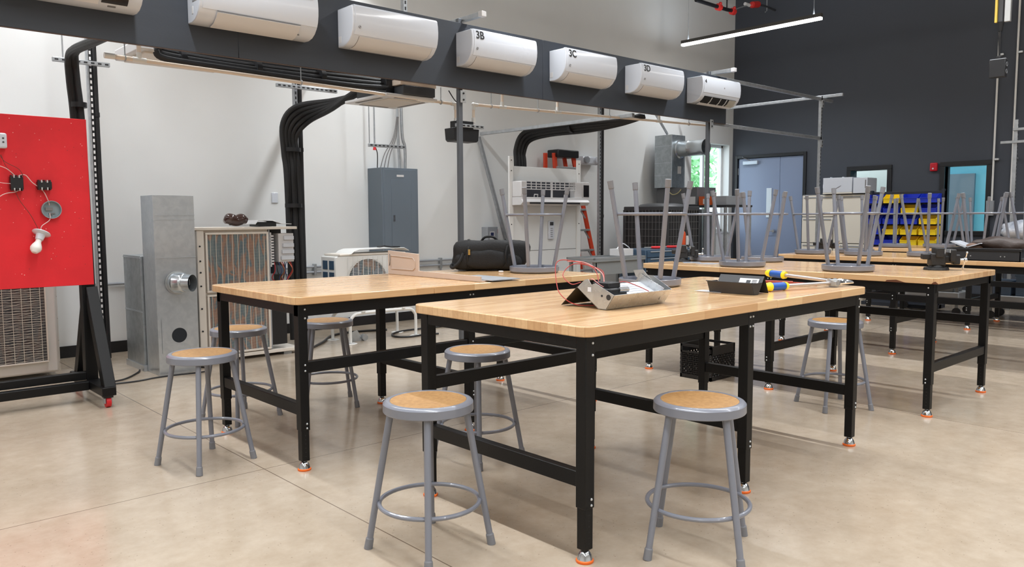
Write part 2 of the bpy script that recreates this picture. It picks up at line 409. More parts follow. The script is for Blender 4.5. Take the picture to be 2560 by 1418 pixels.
# interior windows and the blue room beyond
for i, (y0, y1, z0, z1) in enumerate(openings[1:]):
    w = bpy.data.objects.new('window_%d' % (i+2), None); COL.objects.link(w); w.location = (XD, (y0+y1)/2, z0); struct(w)
    b = MB(); f = .07
    for q in ((y0-f, z0-f, y1+f, z0), (y0-f, z1, y1+f, z1+f), (y0-f, z0, y0, z1), (y1, z0, y1+f, z1)): b.box(XD-.03, q[0], q[1], XD+.12, q[2], q[3])
    b.build('window_frame', M_FRAME, w, bevel=.005)
    pane((XD+.083, y0, z0), (XD+.083, y1, z1), w)
M_BLUEW = paint_wall('sky_blue_wall_paint', (118, 205, 232)); M_PALEW = paint_wall('pale_wall_paint', (200, 216, 220))
struct(MB().box(17.2, 1.0, 0, 17.4, 6.35, 3.2).build('wall_beyond_blue', M_BLUEW, smooth=False))
struct(MB().box(16.2, 6.45, 0, 16.4, 8.24, 3.2).build('wall_beyond_pale', M_PALEW, smooth=False))
struct(MB().box(13.3, 1.0, 3.2, 17.4, 8.3, 3.3).build('ceiling_beyond', M_CEIL, smooth=False))
struct(MB().box(13.35, 1.0, -.1, 17.4, 8.3, -.0).build('floor_beyond', M_FLOOR, smooth=False))
struct(MB().box(13.3, .9, 0, 17.4, 1.0, 3.2).build('wall_beyond_side', M_BLUEW, smooth=False))
struct(MB().box(13.36, 8.24, 0, 17.4, 8.34, 3.2).build('wall_beyond_end', M_PALEW, smooth=False))
for yy in (2.6, 5.2, 7.4):
    l = bpy.data.lights.new('room_light', 'AREA'); l.size = 1.0; l.energy = 36; l.color = (1, .98, .95)
    o = bpy.data.objects.new('room_light', l); COL.objects.link(o); o.location = (15.2, yy, 3.1)
b = struct(MB().box(17.14, 5.35, 0, 17.2, 6.05, 2.10).build('door_2', mat('grey_blue_door', (120, 142, 158), .5), bevel=.004))
b = MB(); b.box(17.15, 4.83, 1.18, 17.2, 4.97, 1.32); o = b.build('wall_outlet_plate', M_WHITEP, bevel=.004)
tag(o, 'square white wall plate on the blue wall seen through the right interior window', 'wall plate')
# back side of the adjoining wall as seen through window A : a light door frame strip
# ------------------------------------------------------------------ outside
struct(MB().box(4, 8.6, -.15, 24, 26, -.05).build('ground_outside', mat('outdoor_paving', (170, 172, 165), .8, vary=.1), smooth=False))
M_LEAF = mat('spring_leaves', (150, 206, 150), .6, col2=(190, 232, 184), scale=4); M_BARK = mat('bark', (92, 76, 62), .9)
def tree(x, y, h, r, label):
    t = T('leafy_tree', label, 'tree', (x, y, -.05), 'trees outside the window')
    MB().tube([(x, y, -.05), (x+.1, y, h*.4), (x, y, h*.8)], .12).build('trunk', M_BARK, t)
    b = MB(); g = random.Random(int(x*10))
    for i in range(2600):
        u = Vector((g.gauss(0, 1), g.gauss(0, 1), g.gauss(0, 1))).normalized()*r*g.random()**.35
        p = Vector((x, y, h))+Vector((u.x, u.y, u.z*1.5)); a = Vector((g.gauss(0, 1), g.gauss(0, 1), g.gauss(0, 1))).normalized(); c = a.orthogonal().normalized()
        s_ = g.uniform(.08, .16)
        f = [b.bm.verts.new(p+a*s_), b.bm.verts.new(p+c*s_*.6), b.bm.verts.new(p-a*s_), b.bm.verts.new(p-c*s_*.6)]
        b.bm.faces.new(f)
    b.build('crown', M_LEAF, t, smooth=False)
tree(15.3, 11.6, 2.4, 1.3, 'bright green leafy tree outside the back wall window, the nearer one')
tree(17.6, 13.2, 2.9, 1.6, 'bright green leafy tree outside the window, farther from the glass')

# ------------------------------------------------------------------ lamps
M_TUBE = emit('lit_diffuser', (255, 250, 242), 9); M_LH = mat('lamp_housing', (70, 68, 66), .5)
names = {0: 'long lit linear pendant lamp hanging in front of the dark wall'}
for i, (lx, a, b_) in enumerate(LAMPS):
    t = T('linear_pendant_lamp', names.get(i, 'long lit linear pendant lamp hanging overhead, row %d of the ceiling, outside the photo' % i), 'lamp', (lx, a, LAMP_Z-.06), 'linear pendant lamps')
    MB().box(lx-.035, a, LAMP_Z-.02, lx+.035, b_, LAMP_Z+.03).build('lamp_housing', M_LH, t, bevel=.004)
    MB().box(lx-.035, a+.004, LAMP_Z-.058, lx+.035, b_-.004, LAMP_Z-.02).build('diffuser', M_TUBE, t, bevel=.008)
    for q in (a+.12, b_-.12):
        MB().cyl((lx, q, LAMP_Z+.03), (lx, q, ZC), .004, seg=6).cyl((lx, q, LAMP_Z+.03), (lx, q, LAMP_Z+.12), .014, .005, seg=8).build('hanging_cable', M_STRUT, t)

# ------------------------------------------------------------------ workbenches
def make_bench(label, loc, rotz, L, Wd, stretch_v, seam):
    """origin at a corner leg on the floor; long axis +x, width +y"""
    t = T('workbench', label, 'workbench', (loc[0], loc[1], 0), 'butcher block workbenches', rotz)
    o_ = .055; X0, X1, Y0, Y1 = -o_, 2*L+o_, -o_, Wd+o_
    def top(a, c, lr, rr):
        q = []; rad = .05; n = 5
        def corner(cx, cy, a0):
            for i in range(n+1):
                an = a0+PI/2*i/n; q.append((cx+rad*math.cos(an), cy+rad*math.sin(an)))
        if lr: corner(a+rad, Y0+rad, PI)
        else: q.append((a, Y0))
        if rr: corner(c-rad, Y0+rad, 1.5*PI); corner(c-rad, Y1-rad, 0)
        else: q.extend([(c, Y0), (c, Y1)])
        if lr: corner(a+rad, Y1-rad, PI/2)
        else: q.append((a, Y1))
        MB().prism(q, .862, .902, 'z').build('tabletop', M_WOOD, t, world=False, bevel=.004)
    top(X0, seam-.0004, True, False); top(seam+.0004, X1, False, True)
    s = .025; sv0 = stretch_v*Wd
    b = MB()
    for v in (0, Wd): b.box(-s, v-.022 if v else -.024, .80, 2*L+s, v+.024 if v else .022, .862)
    for u in (0, L, 2*L): b.box(u-.022, 0, .81, u+.022, Wd, .861)
    b.build('apron', M_BLACKP, t, world=False, bevel=.002)
    for u in (0, L, 2*L): MB().box(u-.02, s, .287, u+.02, Wd-s, .347).build('cross_rail', M_BLACKP, t, world=False, bevel=.003)
    sv = stretch_v*Wd; b = MB(); b.box(s, sv-.018, .505, 2*L-s, sv+.018, .565)
    b.build('stretcher', M_BLACKP, t, world=False, bevel=.003)
    for u in (0, L, 2*L):
        for v in (0, Wd):
            b = MB(); b.box(u-s, v-s, .21, u+s, v+s, .86); b.box(u-.0215, v-.0215, .05, u+.0215, v+.0215, .25)
            lg = b.build('leg', M_BLACKP, t, world=False, bevel=.0025)
            sg = -1 if v == 0 else 1
            for du, z in ((.012, .835), (.012, .79), (.008, .245), (.008, .222)) + (((-.012, .835), (-.012, .79)) if u == L else ()) + (((.006, .55), (.006, .52)) if v == sv0 else ()):
                MB().ball((u+du, v+sg*s, z), .0055, 8).build('bolt', M_BOLT, lg, world=False)
            b = MB()
            for k_ in range(6): b.cyl((u, v-.0216, .185-.022*k_), (u, v+.0216, .185-.022*k_), .0028, seg=6)
            b.build('adjustment_hole', M_SLOT, lg, world=False)
            MX = Matrix.Translation((u, v, 0))
            b = MB(); b.lathe([(.0, .05), (.011, .052), (.012, .046), (.018, .041), (.026, .028), (.0305, .012), (.031, .01), (0, .01)], MX, 20)
            ft = b.build('leveling_foot', M_CHROME, lg, world=False)
            b = MB(); b.lathe([(0, .0005), (.033, .0005), (.0345, .004), (.034, .009), (.031, .012), (0, .012)], MX, 20)
            o = b.build('foot_ring', M_ORANGE, lg, world=False, label='orange rubber ring')
    return t
BL, BW = 1.1076, .9714
make_bench('nearest butcher block workbench, carrying the open metal fixture, black box and long loppers', (2.1434, 1.9439), 0, BL, BW, 1, 3.43-2.143)
make_bench('butcher block workbench at left, carrying the beige cover panels and black bag', (1.892, 3.6634), 0, BL, BW, 0, 2.70-1.892)
BENCH3 = make_bench('butcher block workbench right of centre with two vises and four upturned stools', (6.385, 1.89), PI/2, 1.118, 1.03, 0, 1.118)
KB = BENCH3
for u0, u1 in ((.14, .27), (-.06, -.015)):
    MB().prism([(u0, .8625), (u1, .8625), (u1-.01, .874), (u0+.06*(u1-u0)/.13, .879)], 1.0848, 1.0856, 'y').build('dark_stave_mark', mat('dark_stave', (104, 62, 40), .4), KB, world=False)
make_bench('butcher block workbench carrying the black tray of leather gear and papers', (8.58, 1.88), PI/2, 1.118, 1.01, 1, 1.118)
make_bench('farthest butcher block workbench, near the blue and yellow bin rack', (10.83, 1.95), PI/2, 1.118, 1.03, 1, 1.118)

# ------------------------------------------------------------------ stools
SH = .592
def make_stool():
    t = T('stool', '', 'stool', (0, 0, 0))
    H = SH
    MB().lathe([(.146, H-.006), (.150, H), (.160, H+.001), (.170, H-.003), (.176, H-.010), (.1765, H-.040), (.174, H-.043), (.172, H-.040), (.1715, H-.012), (.15, H-.007)], seg=56, closed=True).build('seat_pan', M_STOOL, t, world=False)
    MB().lathe([(0, H-.003), (.10, H-.0025), (.148, H-.001), (.1505, H-.005), (.148, H-.009), (0, H-.010)], seg=56).build('seat_pad', M_PAD, t, world=False, label='round tan hardboard seat pad')
    MB().lathe([(0, H-.0108), (.15, H-.0108), (.1714, H-.0125), (.171, H-.015), (0, H-.014)], seg=40).build('seat_underside', M_STOOL, t, world=False)
    ring = [(.196*math.cos(2*PI*i/48), .196*math.sin(2*PI*i/48), .185) for i in range(48)]
    MB().tube(ring, .0088, 10, closed=True).build('foot_ring', M_STOOL, t, world=False)
    for k in range(4):
        an = k*PI/2; c, s = math.cos(an), math.sin(an)
        r0, r1 = .142, .243
        P = lambda z: ((r1+(r0-r1)*z/(H-.02))*c, (r1+(r0-r1)*z/(H-.02))*s, z)
        lg = MB().cyl(P(.004), P(H-.016), .0128, .0138, 16).build('leg', M_STOOL, t, world=False)
        a, b_ = Vector(P(0)), Vector(P(.045))
        MB().cyl(a, a.lerp(b_, .9), .0168, .0158, 16).cyl(a.lerp(b_, .9), b_, .0158, .0138, 16).build('foot_cap', M_CAP, lg, world=False)
    return t
stool0 = make_stool()
FL = 'round stools standing on the floor'; UP = 'stools upturned on the workbenches'
used = [False]
def stool(x, y, deg, label, up=False, z=0):
    o = copy_tree(stool0) if used[0] else stool0
    used[0] = True
    o.location = (x, y, z+(SH+.001 if up else 0)); o.rotation_euler = (PI if up else 0, 0, R(deg)); o['label'] = label; o['group'] = UP if up else FL
    return o
stool(1.80, 2.455, 142, 'grey stool in front, left of the nearest workbench corner leg')
stool(2.563, 1.73, 165, 'grey stool in front, right of the nearest workbench corner leg')
stool(1.575, 4.153, 151, 'grey stool at far left, nearest to the red board')
stool(5.196, 2.437, 14, 'grey stool on the floor at right, partly behind a black bench leg')
stool(2.11, 4.93, 151, 'grey stool behind the left workbench, before the open condenser')
stool(2.715, 4.87, 22, 'grey stool behind the left workbench, before the white outdoor unit stand')
stool(2.69, 3.22, 52, 'grey stool between the two nearest workbenches')
TZ = .903
stool(3.91, 4.04, 30, 'upturned stool beside the black bag on the left workbench', True, TZ)
stool(3.62, 2.79, 60, 'upturned stool behind the metal fixture on the nearest workbench', True, TZ)
stool(5.50, 3.34, 20, 'upturned stool at the front edge of the vise bench, left of the loppers', True, TZ)
stool(6.20, 3.57, 75, 'upturned stool second from the left rear of the vise bench, against the blue door', True, TZ)
stool(5.98, 3.95, 40, 'upturned stool next to the left vise, in front of the silver ducts', True, TZ)
stool(5.56, 2.53, 52, 'upturned stool standing alone in the middle of the vise bench', True, TZ)
stool(7.78, 3.91, 10, 'upturned stool at the left end of the tray bench, before the white cabinets', True, TZ)
stool(8.22, 3.66, 65, 'upturned stool on the tray bench, rear one under the white box unit', True, TZ)
stool(7.80, 3.40, 30, 'upturned stool on the tray bench, front one under the white box unit', True, TZ)
stool(7.98, 2.87, 20, 'upturned stool on the tray bench in front of the blue and yellow bins', True, TZ)
stool(8.16, 2.46, 62, 'upturned stool standing behind the black tray', True, TZ)
stool(8.14, 1.99, 15, 'upturned stool at the right edge of the picture, beyond the black tray', True, TZ)
stool(10.0, 3.98, 25, 'upturned stool on the farthest bench, left of the yellow bins', True, TZ)
stool(10.26, 3.56, 25, 'upturned stool on the farthest bench, right in front of the yellow bins', True, TZ)
stool(10.12, 3.10, 40, 'upturned stool on the farthest bench, below the right interior window', True, TZ)
stool(10.12, 2.62, 10, 'upturned stool on the farthest bench, by the right picture edge', True, TZ)
# ------------------------------------------------------------------ display frame (strut) with the dark panel
PY = 5.5; PZ0, PZ1 = 2.425, 2.985
fr = T('equipment_rack', 'dark plywood display panel on a zinc strut frame, carrying the row of air conditioners', 'frame', (4.45, PY, 0))
for i, (a, b_) in enumerate(((-.6, 2.42), (2.424, 5.44), (5.444, 8.62))):
    MB().box(a, PY, PZ0, b_, PY+.02, PZ1).build('panel', M_PANEL, fr, bevel=.002, label='dark grey painted plywood panel')
MB().box(-.6, PY+.001, PZ0-.004, 8.62, PY+.02, PZ0-.0005).build('panel_edge', mat('raw_plywood_edge', (86, 72, 66), .8), fr)
def strut(a, c, name='rail', w=.041, slots=True, par=None, m=None, slotm=None):
    """slotted U channel between two points"""
    par = par or fr; a = Vector(a); c = Vector(c)
    o = MB().beam(a, c, w, w).build(name, m or M_STRUT, par, bevel=.003)
    if slots:
        d = (c-a).normalized(); L = (c-a).length; b = MB(); n = int(L/.05)
        if n > 1:
            for k_ in range(n):
                p = a+d*(L*(k_+.5)/n)
                if abs(d.z) > .9: b.box(p.x-.007, p.y-w/2-.0008, p.z-.014, p.x+.007, p.y+w/2+.0008, p.z+.014)
                elif abs(d.x) > abs(d.y): b.box(p.x-.014, p.y-w/2-.0008, p.z-.007, p.x+.014, p.y+w/2+.0008, p.z+.007)
                else: b.box(p.x-w/2-.0008, p.y-.014, p.z-.007, p.x+w/2+.0008, p.y+.014, p.z+.007)
        if slotm: MB().box(a.x-.005, a.y-w/2-.0006, a.z, a.x+w/2+.001, a.y-w/2+.001, c.z).build('shaded_channel', M_BLK, o)  # black strip paints the shaded face of the open channel
        s_ = b.build('slots', slotm or M_SLOT, o, smooth=False); s_['kind'] = 'stuff'
        if slotm: s_.location = (.008, -.0004, 0)
    return o
BY = PY+.045
for x, zt in ((4.45, 3.03), (8.30, 3.03), (11.15, 3.02)): strut((x, BY, 0), (x, BY, zt), 'post', slots=x > 9, m=mat('dark_zinc_post', (104, 108, 114), .45, .5) if x < 9 else None)
strut((-.6, BY, 2.455), (8.6, BY, 2.455), 'rail', slots=False); 
strut((8.3, BY, 2.975), (11.5, BY, 2.975), 'rail', slots=False); strut((8.3, BY, 2.415), (11.2, BY, 2.415), 'rail', slots=False)
for x in (4.45, 8.38, 11.28): strut((x+.05, 5.30, 3.03), (x+.05, 7.95, 3.03), 'rail', slots=False)
strut((6.9, BY+.02, 2.40), (6.9, 8.15, 2.40), 'rail', slots=False)
strut((6.86, 8.15, 2.36), (7.42, 8.10, .62), 'brace', slots=False)
strut((10.30, 7.86, 2.92), (10.62, 7.86, 2.62), 'brace', slots=False, w=.03)
for x in (2.0, 3.93, 8.66): strut((x, 7.6, 0), (x, 7.6, 3.4), 'post', slotm=mat('pale_slot', (236, 236, 236), .5) if x == 2.0 else None)  # pale slots colour in the bright wall seen through the first post
strut((3.98, 5.7, 2.99), (3.98, 5.7, 4.6), 'post')
for (x, y, z) in ((4.45, PY-.004, 2.35), (8.30, PY-.004, 2.40), (11.15, BY-.03, 2.33), (11.15, BY-.03, 2.90)):
    b = MB(); b.box(x-.03, y-.008, z-.05, x+.03, y, z+.055); o = b.build('bracket', M_BOLT, fr, bevel=.002)
    b = MB(); b.cyl((x, y-.014, z-.025), (x, y-.006, z-.025), .009, seg=6); b.cyl((x, y-.014, z+.03), (x, y-.006, z+.03), .009, seg=6); b.build('bolt', M_SLOT, o)
for x in (4.50, 8.43): MB().box(x-.026, 5.26, 3.008, x+.026, 5.31, 3.053).build('rail_end_cap', M_FLAP, fr, bevel=.003)

# ------------------------------------------------------------------ wall-hung air conditioners
AZ = 2.60
def prof(o_=0):
    P = [(0, .003), (-.07, 0), (-.125, .012), (-.165, .036), (-.195, .070), (-.213, .11), (-.222, .155), (-.224, .20), (-.221, .245), (-.213, .285), (-.205, .292), (0, .292)]
    return P
def aircon(x, wd, label, style='std', mark=None):
    t = T('air_conditioner', label, 'air conditioner', (x, PY, AZ), 'air conditioners on the dark panel')
    pr = prof()
    MB().prism([(PY+y, AZ+z) for y, z in pr], x, x+wd).build('housing', M_WHITEP, t, bevel=.006)
    fr_ = [(-.199, .078), (-.213, .11), (-.222, .155), (-.224, .20), (-.221, .245), (-.213, .284), (-.20, .296), (-.17, .299)]
    if style == 'open':
        fr_ = fr_[1:]
    MB().strip([(PY+y, AZ+z) for y, z in fr_], .0035, x+.022, x+wd-.003).build('front_panel', M_WHITEP, t, bevel=.002)
    fl = [(-.045, -.002), (-.085, -.0), (-.125, .010), (-.165, .034), (-.197, .072)]
    if style == 'std':
        o = MB().strip([(PY+y, AZ+z-.0005) for y, z in [(-.052, .0), (-.085, .003), (-.125, .0115), (-.165, .0355), (-.196, .071)]], .002, x+.07, x+wd-.045).build('air_flap', M_FLAP, t, label='curved lower air flap')
        b = MB()
        fo = [(-.052, .0), (-.085, .003), (-.125, .0115), (-.165, .0355), (-.196, .071)]
        b.strip([(PY+y, AZ+z) for y, z in fo], .0012, x+.067, x+.0695); b.strip([(PY+y, AZ+z) for y, z in fo], .0012, x+wd-.0445, x+wd-.042)
        b.build('flap_gap', M_SEAM, o)
        b = MB(); b.cyl((x+.06, PY-.226, AZ+.135), (x+.06, PY-.221, AZ+.135), .011, seg=20); lg = b.build('round_emblem', mat('grey_emblem', (120, 122, 128), .4), t)
        b = MB(); b.tube([(x+.06+.008*math.cos(q*PI/8), PY-.2268, AZ+.135+.008*math.sin(q*PI/8)) for q in range(16)], .0012, 5, closed=True); b.build('emblem_ring', M_FLAP, lg)
        MB().box(x-.0015, PY-.05, AZ+.035, x+.001, PY-.012, AZ+.085).build('side_cover', M_FLAP, t, bevel=.004)
    elif style == 'wide':
        o = MB().strip([(PY+y, AZ+z-.003) for y, z in [(-.075, -.002), (-.125, .008), (-.170, .034), (-.205, .072)]], .008, x+.12, x+wd-.14).build('air_flap', M_FLAP, t)
        b = MB(); b.strip([(PY+y, AZ+z-.0034) for y, z in [(-.07, -.002), (-.075, -.001)]], .006, x+.118, x+wd-.138)
        b.strip([(PY-.206, AZ+.072), (PY-.2072, AZ+.0745)], .006, x+.118, x+wd-.138); b.build('flap_gap', M_SEAM, o)
        b = MB()
        for q in range(14): b.box(x-.002, PY-.17, AZ+.135+q*.0105, x+.001, PY-.09, AZ+.140+q*.0105)
        b.build('side_grille', mat('grille_grey', (140, 142, 148), .5), t)
        MB().box(x-.0015, PY-.10, AZ+.055, x+.001, PY-.075, AZ+.105).build('side_cover', M_FLAP, t, bevel=.003)
        MB().box(x+wd-.11, PY-.2265, AZ+.262, x+wd-.045, PY-.218, AZ+.267).build('brand_plate', M_SEAM, t)
        MB().box(x+wd-.16, PY-.15, AZ+.013, x+wd-.12, PY-.143, AZ+.021).build('name_mark', M_SEAM, t)
    elif style == 'dark':
        MB().strip([(PY+y, AZ+z-.002) for y, z in [(-.15, .022), (-.170, .036), (-.2, .07), (-.2195, .11), (-.228, .155)]], .004, x+wd-.235, x+wd-.085).build('display_window', mat('smoked_display', (26, 24, 28), .15), t, label='black glossy display window')
        MB().strip([(PY+y, AZ+z-.002) for y, z in [(-.135, .012), (-.170, .034), (-.2, .07)]], .004, x+.05, x+wd-.25).build('air_flap', M_FLAP, t)
        MB().box(x+wd-.19, PY-.125, AZ+.004, x+wd-.145, PY-.113, AZ+.012).build('name_mark', M_SEAM, t)
    elif style == 'open':
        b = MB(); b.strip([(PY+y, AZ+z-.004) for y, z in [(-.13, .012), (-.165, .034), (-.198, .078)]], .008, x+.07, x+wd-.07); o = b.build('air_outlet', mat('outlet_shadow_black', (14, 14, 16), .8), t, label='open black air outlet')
        b = MB()
        for q in (.27, .5, .66): b.strip([(PY+y, AZ+z-.009) for y, z in [(-.13, .012), (-.165, .034), (-.198, .078)]], .01, x+wd*q, x+wd*q+.01)
        b.build('vane', M_FLAP, o)
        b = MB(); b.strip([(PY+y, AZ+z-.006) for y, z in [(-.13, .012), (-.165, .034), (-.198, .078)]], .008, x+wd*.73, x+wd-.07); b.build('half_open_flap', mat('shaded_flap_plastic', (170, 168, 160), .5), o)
        MB().strip([(PY+y, AZ+z-.004) for y, z in [(-.095, -.004), (-.12, .004), (-.135, .012)]], .006, x+.06, x+wd-.06).build('outlet_lip', M_FLAP, t)
        MB().cyl((x+wd*.55, PY-.2275, AZ+.19), (x+wd*.55, PY-.222, AZ+.19), .009, seg=12).build('round_emblem', M_SEAM, t)
    if mark:
        sz = .094 if len(mark) > 1 else .058
        text(mark, 'lettering', sz, M_TEXT, t, (x+.04, PY-.2300, AZ+.216), rot=(R(81), 0, 0), bold=.0016, depth=.0012, sx=.92)
    return t
aircon(.93, .80, 'air conditioner with a smoked black display window, cut off by the top edge', 'dark')
aircon(2.075, .86, 'wide air conditioner with a side grille, cut off by the top picture edge', 'wide')
aircon(3.22, .80, 'glossy unlettered air conditioner between the wide one and the one lettered 3B')
aircon(4.38, .77, 'glossy white air conditioner lettered 3B', mark='3B')
aircon(5.53, .75, 'glossy white air conditioner lettered 3C', mark='3C')
aircon(6.67, .755, 'glossy white air conditioner lettered 3D', mark='3D')
aircon(7.79, .79, 'last air conditioner on the right, its air outlet hanging open', 'open', mark='4')

# ------------------------------------------------------------------ drain pipes
def pipe_run(label, x0, x1, z0, z1, y, left_cap, drop_at, tees, hangers, dz):
    t = T('drain_pipe', label, 'pipe', (x0, y, z0))
    zz = lambda x: z0+(z1-z0)*(x-x0)/(x1-x0)
    MB().cyl((x0, y, z0), (x1, y, z1), .0135).build('pipe', M_PVC, t)
    if left_cap:
        MB().cyl((x0-.02, y, z0), (x0+.045, y, zz(x0+.045)), .019).build('end_cap', M_PVCW, t)
        MB().cyl((x0+.05, y, zz(x0+.05)), (x0+.22, y, zz(x0+.22)), .0155).build('coupling', M_PVC, t)
    for x in tees:
        b = MB(); b.cyl((x-.045, y, zz(x-.045)), (x+.045, y, zz(x+.045)), .018); b.cyl((x, y, zz(x)), (x, y, zz(x)+.05), .017)
        o = b.build('tee', M_PVCW, t)
        MB().cyl((x, y, zz(x)+.045), (x, y, zz(x)+.16), .0135).build('riser', M_PVC, o)
    for x in hangers:
        b = MB(); b.cyl((x, y, zz(x)), (x, y, zz(x)+.13), .004, seg=8); b.tube([(x, y+.018*math.cos(q*PI/8), zz(x)+.018*math.sin(q*PI/8)) for q in range(16)], .004, 6, closed=True)
        b.build('hanger', M_STRUT, t)
    if drop_at is not None:
        x, zb = drop_at, dz
        b = MB(); b.ball((x, y, zz(x)), .021); b.cyl((x, y, zz(x)), (x, y, zz(x)-.05), .018); b.cyl((x, y, zz(x)), (x+(.05 if x == x0 else -.05), y, zz(x)), .018); o = b.build('elbow', M_PVCW, t)
        MB().cyl((x, y, zz(x)), (x, y, zb), .0135).build('drop_pipe', M_PVC, t); MB().cyl((x, y, zb), (x, y, zb+.05), .018).build('adapter', M_PVCW, t)
    return t
DY = 5.75
pipe_run('cream drain pipe under the panel, left run with a capped end', 1.63, 4.57, 2.375, 2.325, DY, True, 4.57, [1.83, 4.18, 4.27], [1.74, 3.03, 4.40], 2.15)
pipe_run('cream drain pipe under the panel, right run beyond the slotted post', 4.78, 8.66, 2.34, 2.43, DY, False, 4.78, [5.14, 5.9, 7.6], [5.0, 5.62, 6.72, 8.2], 2.17)
# condensate pump on its strut
t = T('condensate_pump', 'small black pump box on a slotted strut behind the panel post', 'pump', (4.72, 5.75, 2.05), None)
PUY = 5.75
b = MB(); b.prism([(4.49, 2.105), (4.50, 2.0), (4.52, 1.985), (4.76, 1.985), (4.78, 2.0), (4.79, 2.105)], PUY-.07, PUY+.07, 'y'); b.build('tank', M_BLK, t, bevel=.005)
MB().box(4.54, PUY-.05, 2.105, 4.74, PUY+.05, 2.175).build('motor_cover', M_BLK, t, bevel=.006)
strut((4.5, PUY-.088, 2.125), (4.82, PUY-.088, 2.125), 'support_strut', par=t, w=.03)
MB().tube([(4.64, PUY, 2.21), (4.62, PUY-.02, 2.30), (4.54, PUY-.02, 2.36), (4.49, PUY, 2.44)][::1], .005, 6, smooth=5).build('power_cord', M_BLK, t)

# ------------------------------------------------------------------ refrigerant line bundles
def bundle(label, paths, r, ties=(), m=None):
    t = T('insulated_pipes', label, 'pipes', paths[0][0], 'insulated pipe bundles')
    for p in paths: MB().tube(p, r, 10, smooth=6).build('insulated_pipe', m or M_FOAM, t)
    for c in ties:
        (x, y, z, rr, ax) = c
        a = Vector((x, y, z)); d = {'z': Vector((0, 0, .02)), 'x': Vector((.02, 0, 0)), 'y': Vector((0, .02, 0))}[ax]
        MB().cyl(a-d, a+d, rr).build('cable_tie', M_BLK, t)
    return t
bundle('black insulated pipes dropping behind the red board', [[(1.64+.02*i, 5.7, 2.50+.015*i), (1.66+.025*i, 6.3, 2.55), (1.69+.03*i, 6.85, 2.585), (1.70+.045*i, 7.0, 2.53-.01*i), (1.71+.048*i, 7.03, 2.38), (1.735+.05*i, 7.05, 1.9), (1.75+.05*i, 7.05, .1)] for i in range(2)], .029, [(1.765, 7.04, 2.2, .062, 'z')])
P = []
for i in range(5):
    o1 = .045*i
    P.append([(4.15-.05*i, 5.85, 2.50+.02*(i % 2)), (4.05-.04*i, 6.15, 2.46+.03*(i % 3)), (3.95-.01*i, 6.8, 2.42-.02*i), (3.80+.03*i, 7.30, 2.40-.035*i), (3.70+.035*i, 7.42, 2.24-.03*i), (3.71+.035*i, 7.44, 1.95), (3.735+.033*i, 7.44+.02*(i % 2), 1.6), (3.75+.033*i, 7.44+.02*(i % 2), .05)])
bundle('thick black pipe bundle bending down the wall behind the opened condenser', P, .026, [(3.80, 7.44, 1.98, .085, 'z'), (3.80, 7.44, 1.42, .085, 'z')])
bundle('black pipe bundle lying along the underside of the panel at left', [[(1.98+.03*i, 5.86+.03*i, 2.47+.03*i), (2.05, 5.86+.04*i, 2.425+.035*i), (2.5, 5.86+.04*i, 2.41+.03*i), (3.1, 5.86+.04*i, 2.40+.035*i), (3.6, 5.86+.04*i, 2.40+.04*i), (3.95, 5.86+.04*i, 2.42+.03*i)] for i in range(4)], .024, [(2.18, 5.92, 2.45, .062, 'x'), (2.75, 5.92, 2.45, .062, 'x'), (3.3, 5.92, 2.45, .062, 'x')])
P = []
for i in range(4):
    P.append([(7.25+.03*i, 5.75, 2.44), (7.1+.02*i, 5.85+.04*i, 2.40-.015*i), (6.98+.03*i, 6.4, 2.40-.03*i), (6.96+.035*i, 7.0, 2.40-.03*i), (6.99+.04*i, 7.42, 2.36-.03*i), (6.98+.048*i, 7.55, 2.18-.02*i), (6.98+.052*i, 7.55, 1.95), (6.98+.055*i, 7.55, 1.2), (6.98+.055*i, 7.55, .3)])
bundle('black pipe bundle dropping behind the white display cabinet', P, .026, [(6.98+.04, 6.6, 2.37, .07, 'y')])
bundle('single black pipe running down the slotted post by the condenser', [[(3.98, 7.6, 3.3), (3.98, 7.6, 1.2), (3.985, 7.6, .1)]], .026, [(3.98, 7.6, 2.0, .03, 'z')])
bundle('single black pipe running down the slotted post beside the ladder', [[(8.715, 7.6, 3.3), (8.715, 7.6, 1.2), (8.715, 7.6, .7)]], .03, [(8.715, 7.6, 1.3, .034, 'z')])
bundle('single black pipe on the slotted post beside the red board', [[(2.045, 7.6, 3.3), (2.045, 7.6, 1.5), (2.05, 7.6, .05)]], .022, [(2.045, 7.6, 2.2, .026, 'z')])
# small cross struts on hangers
def cross(label, x0, x1, y, z, rods=()):
    t = T('pipe_support', label, 'bracket', ((x0+x1)/2, y, z), None)
    strut((x0, y, z), (x1, y, z), 'strut', par=t, w=.036)
    for x in rods: MB().cyl((x, y, z), (x, y, z+1.2), .006, seg=8).build('threaded_rod', M_STRUT, t)
    return t
cross('short slotted strut holding pipes above the red board', 1.70, 2.14, 7.5, 2.62, (1.78,))
cross('short slotted strut at the bend of the thick pipe bundle', 3.68, 4.36, 7.5, 2.62, ())
cross('short slotted strut above the grey electrical cabinet', 4.88, 5.37, 7.72, 2.11, (4.89,))

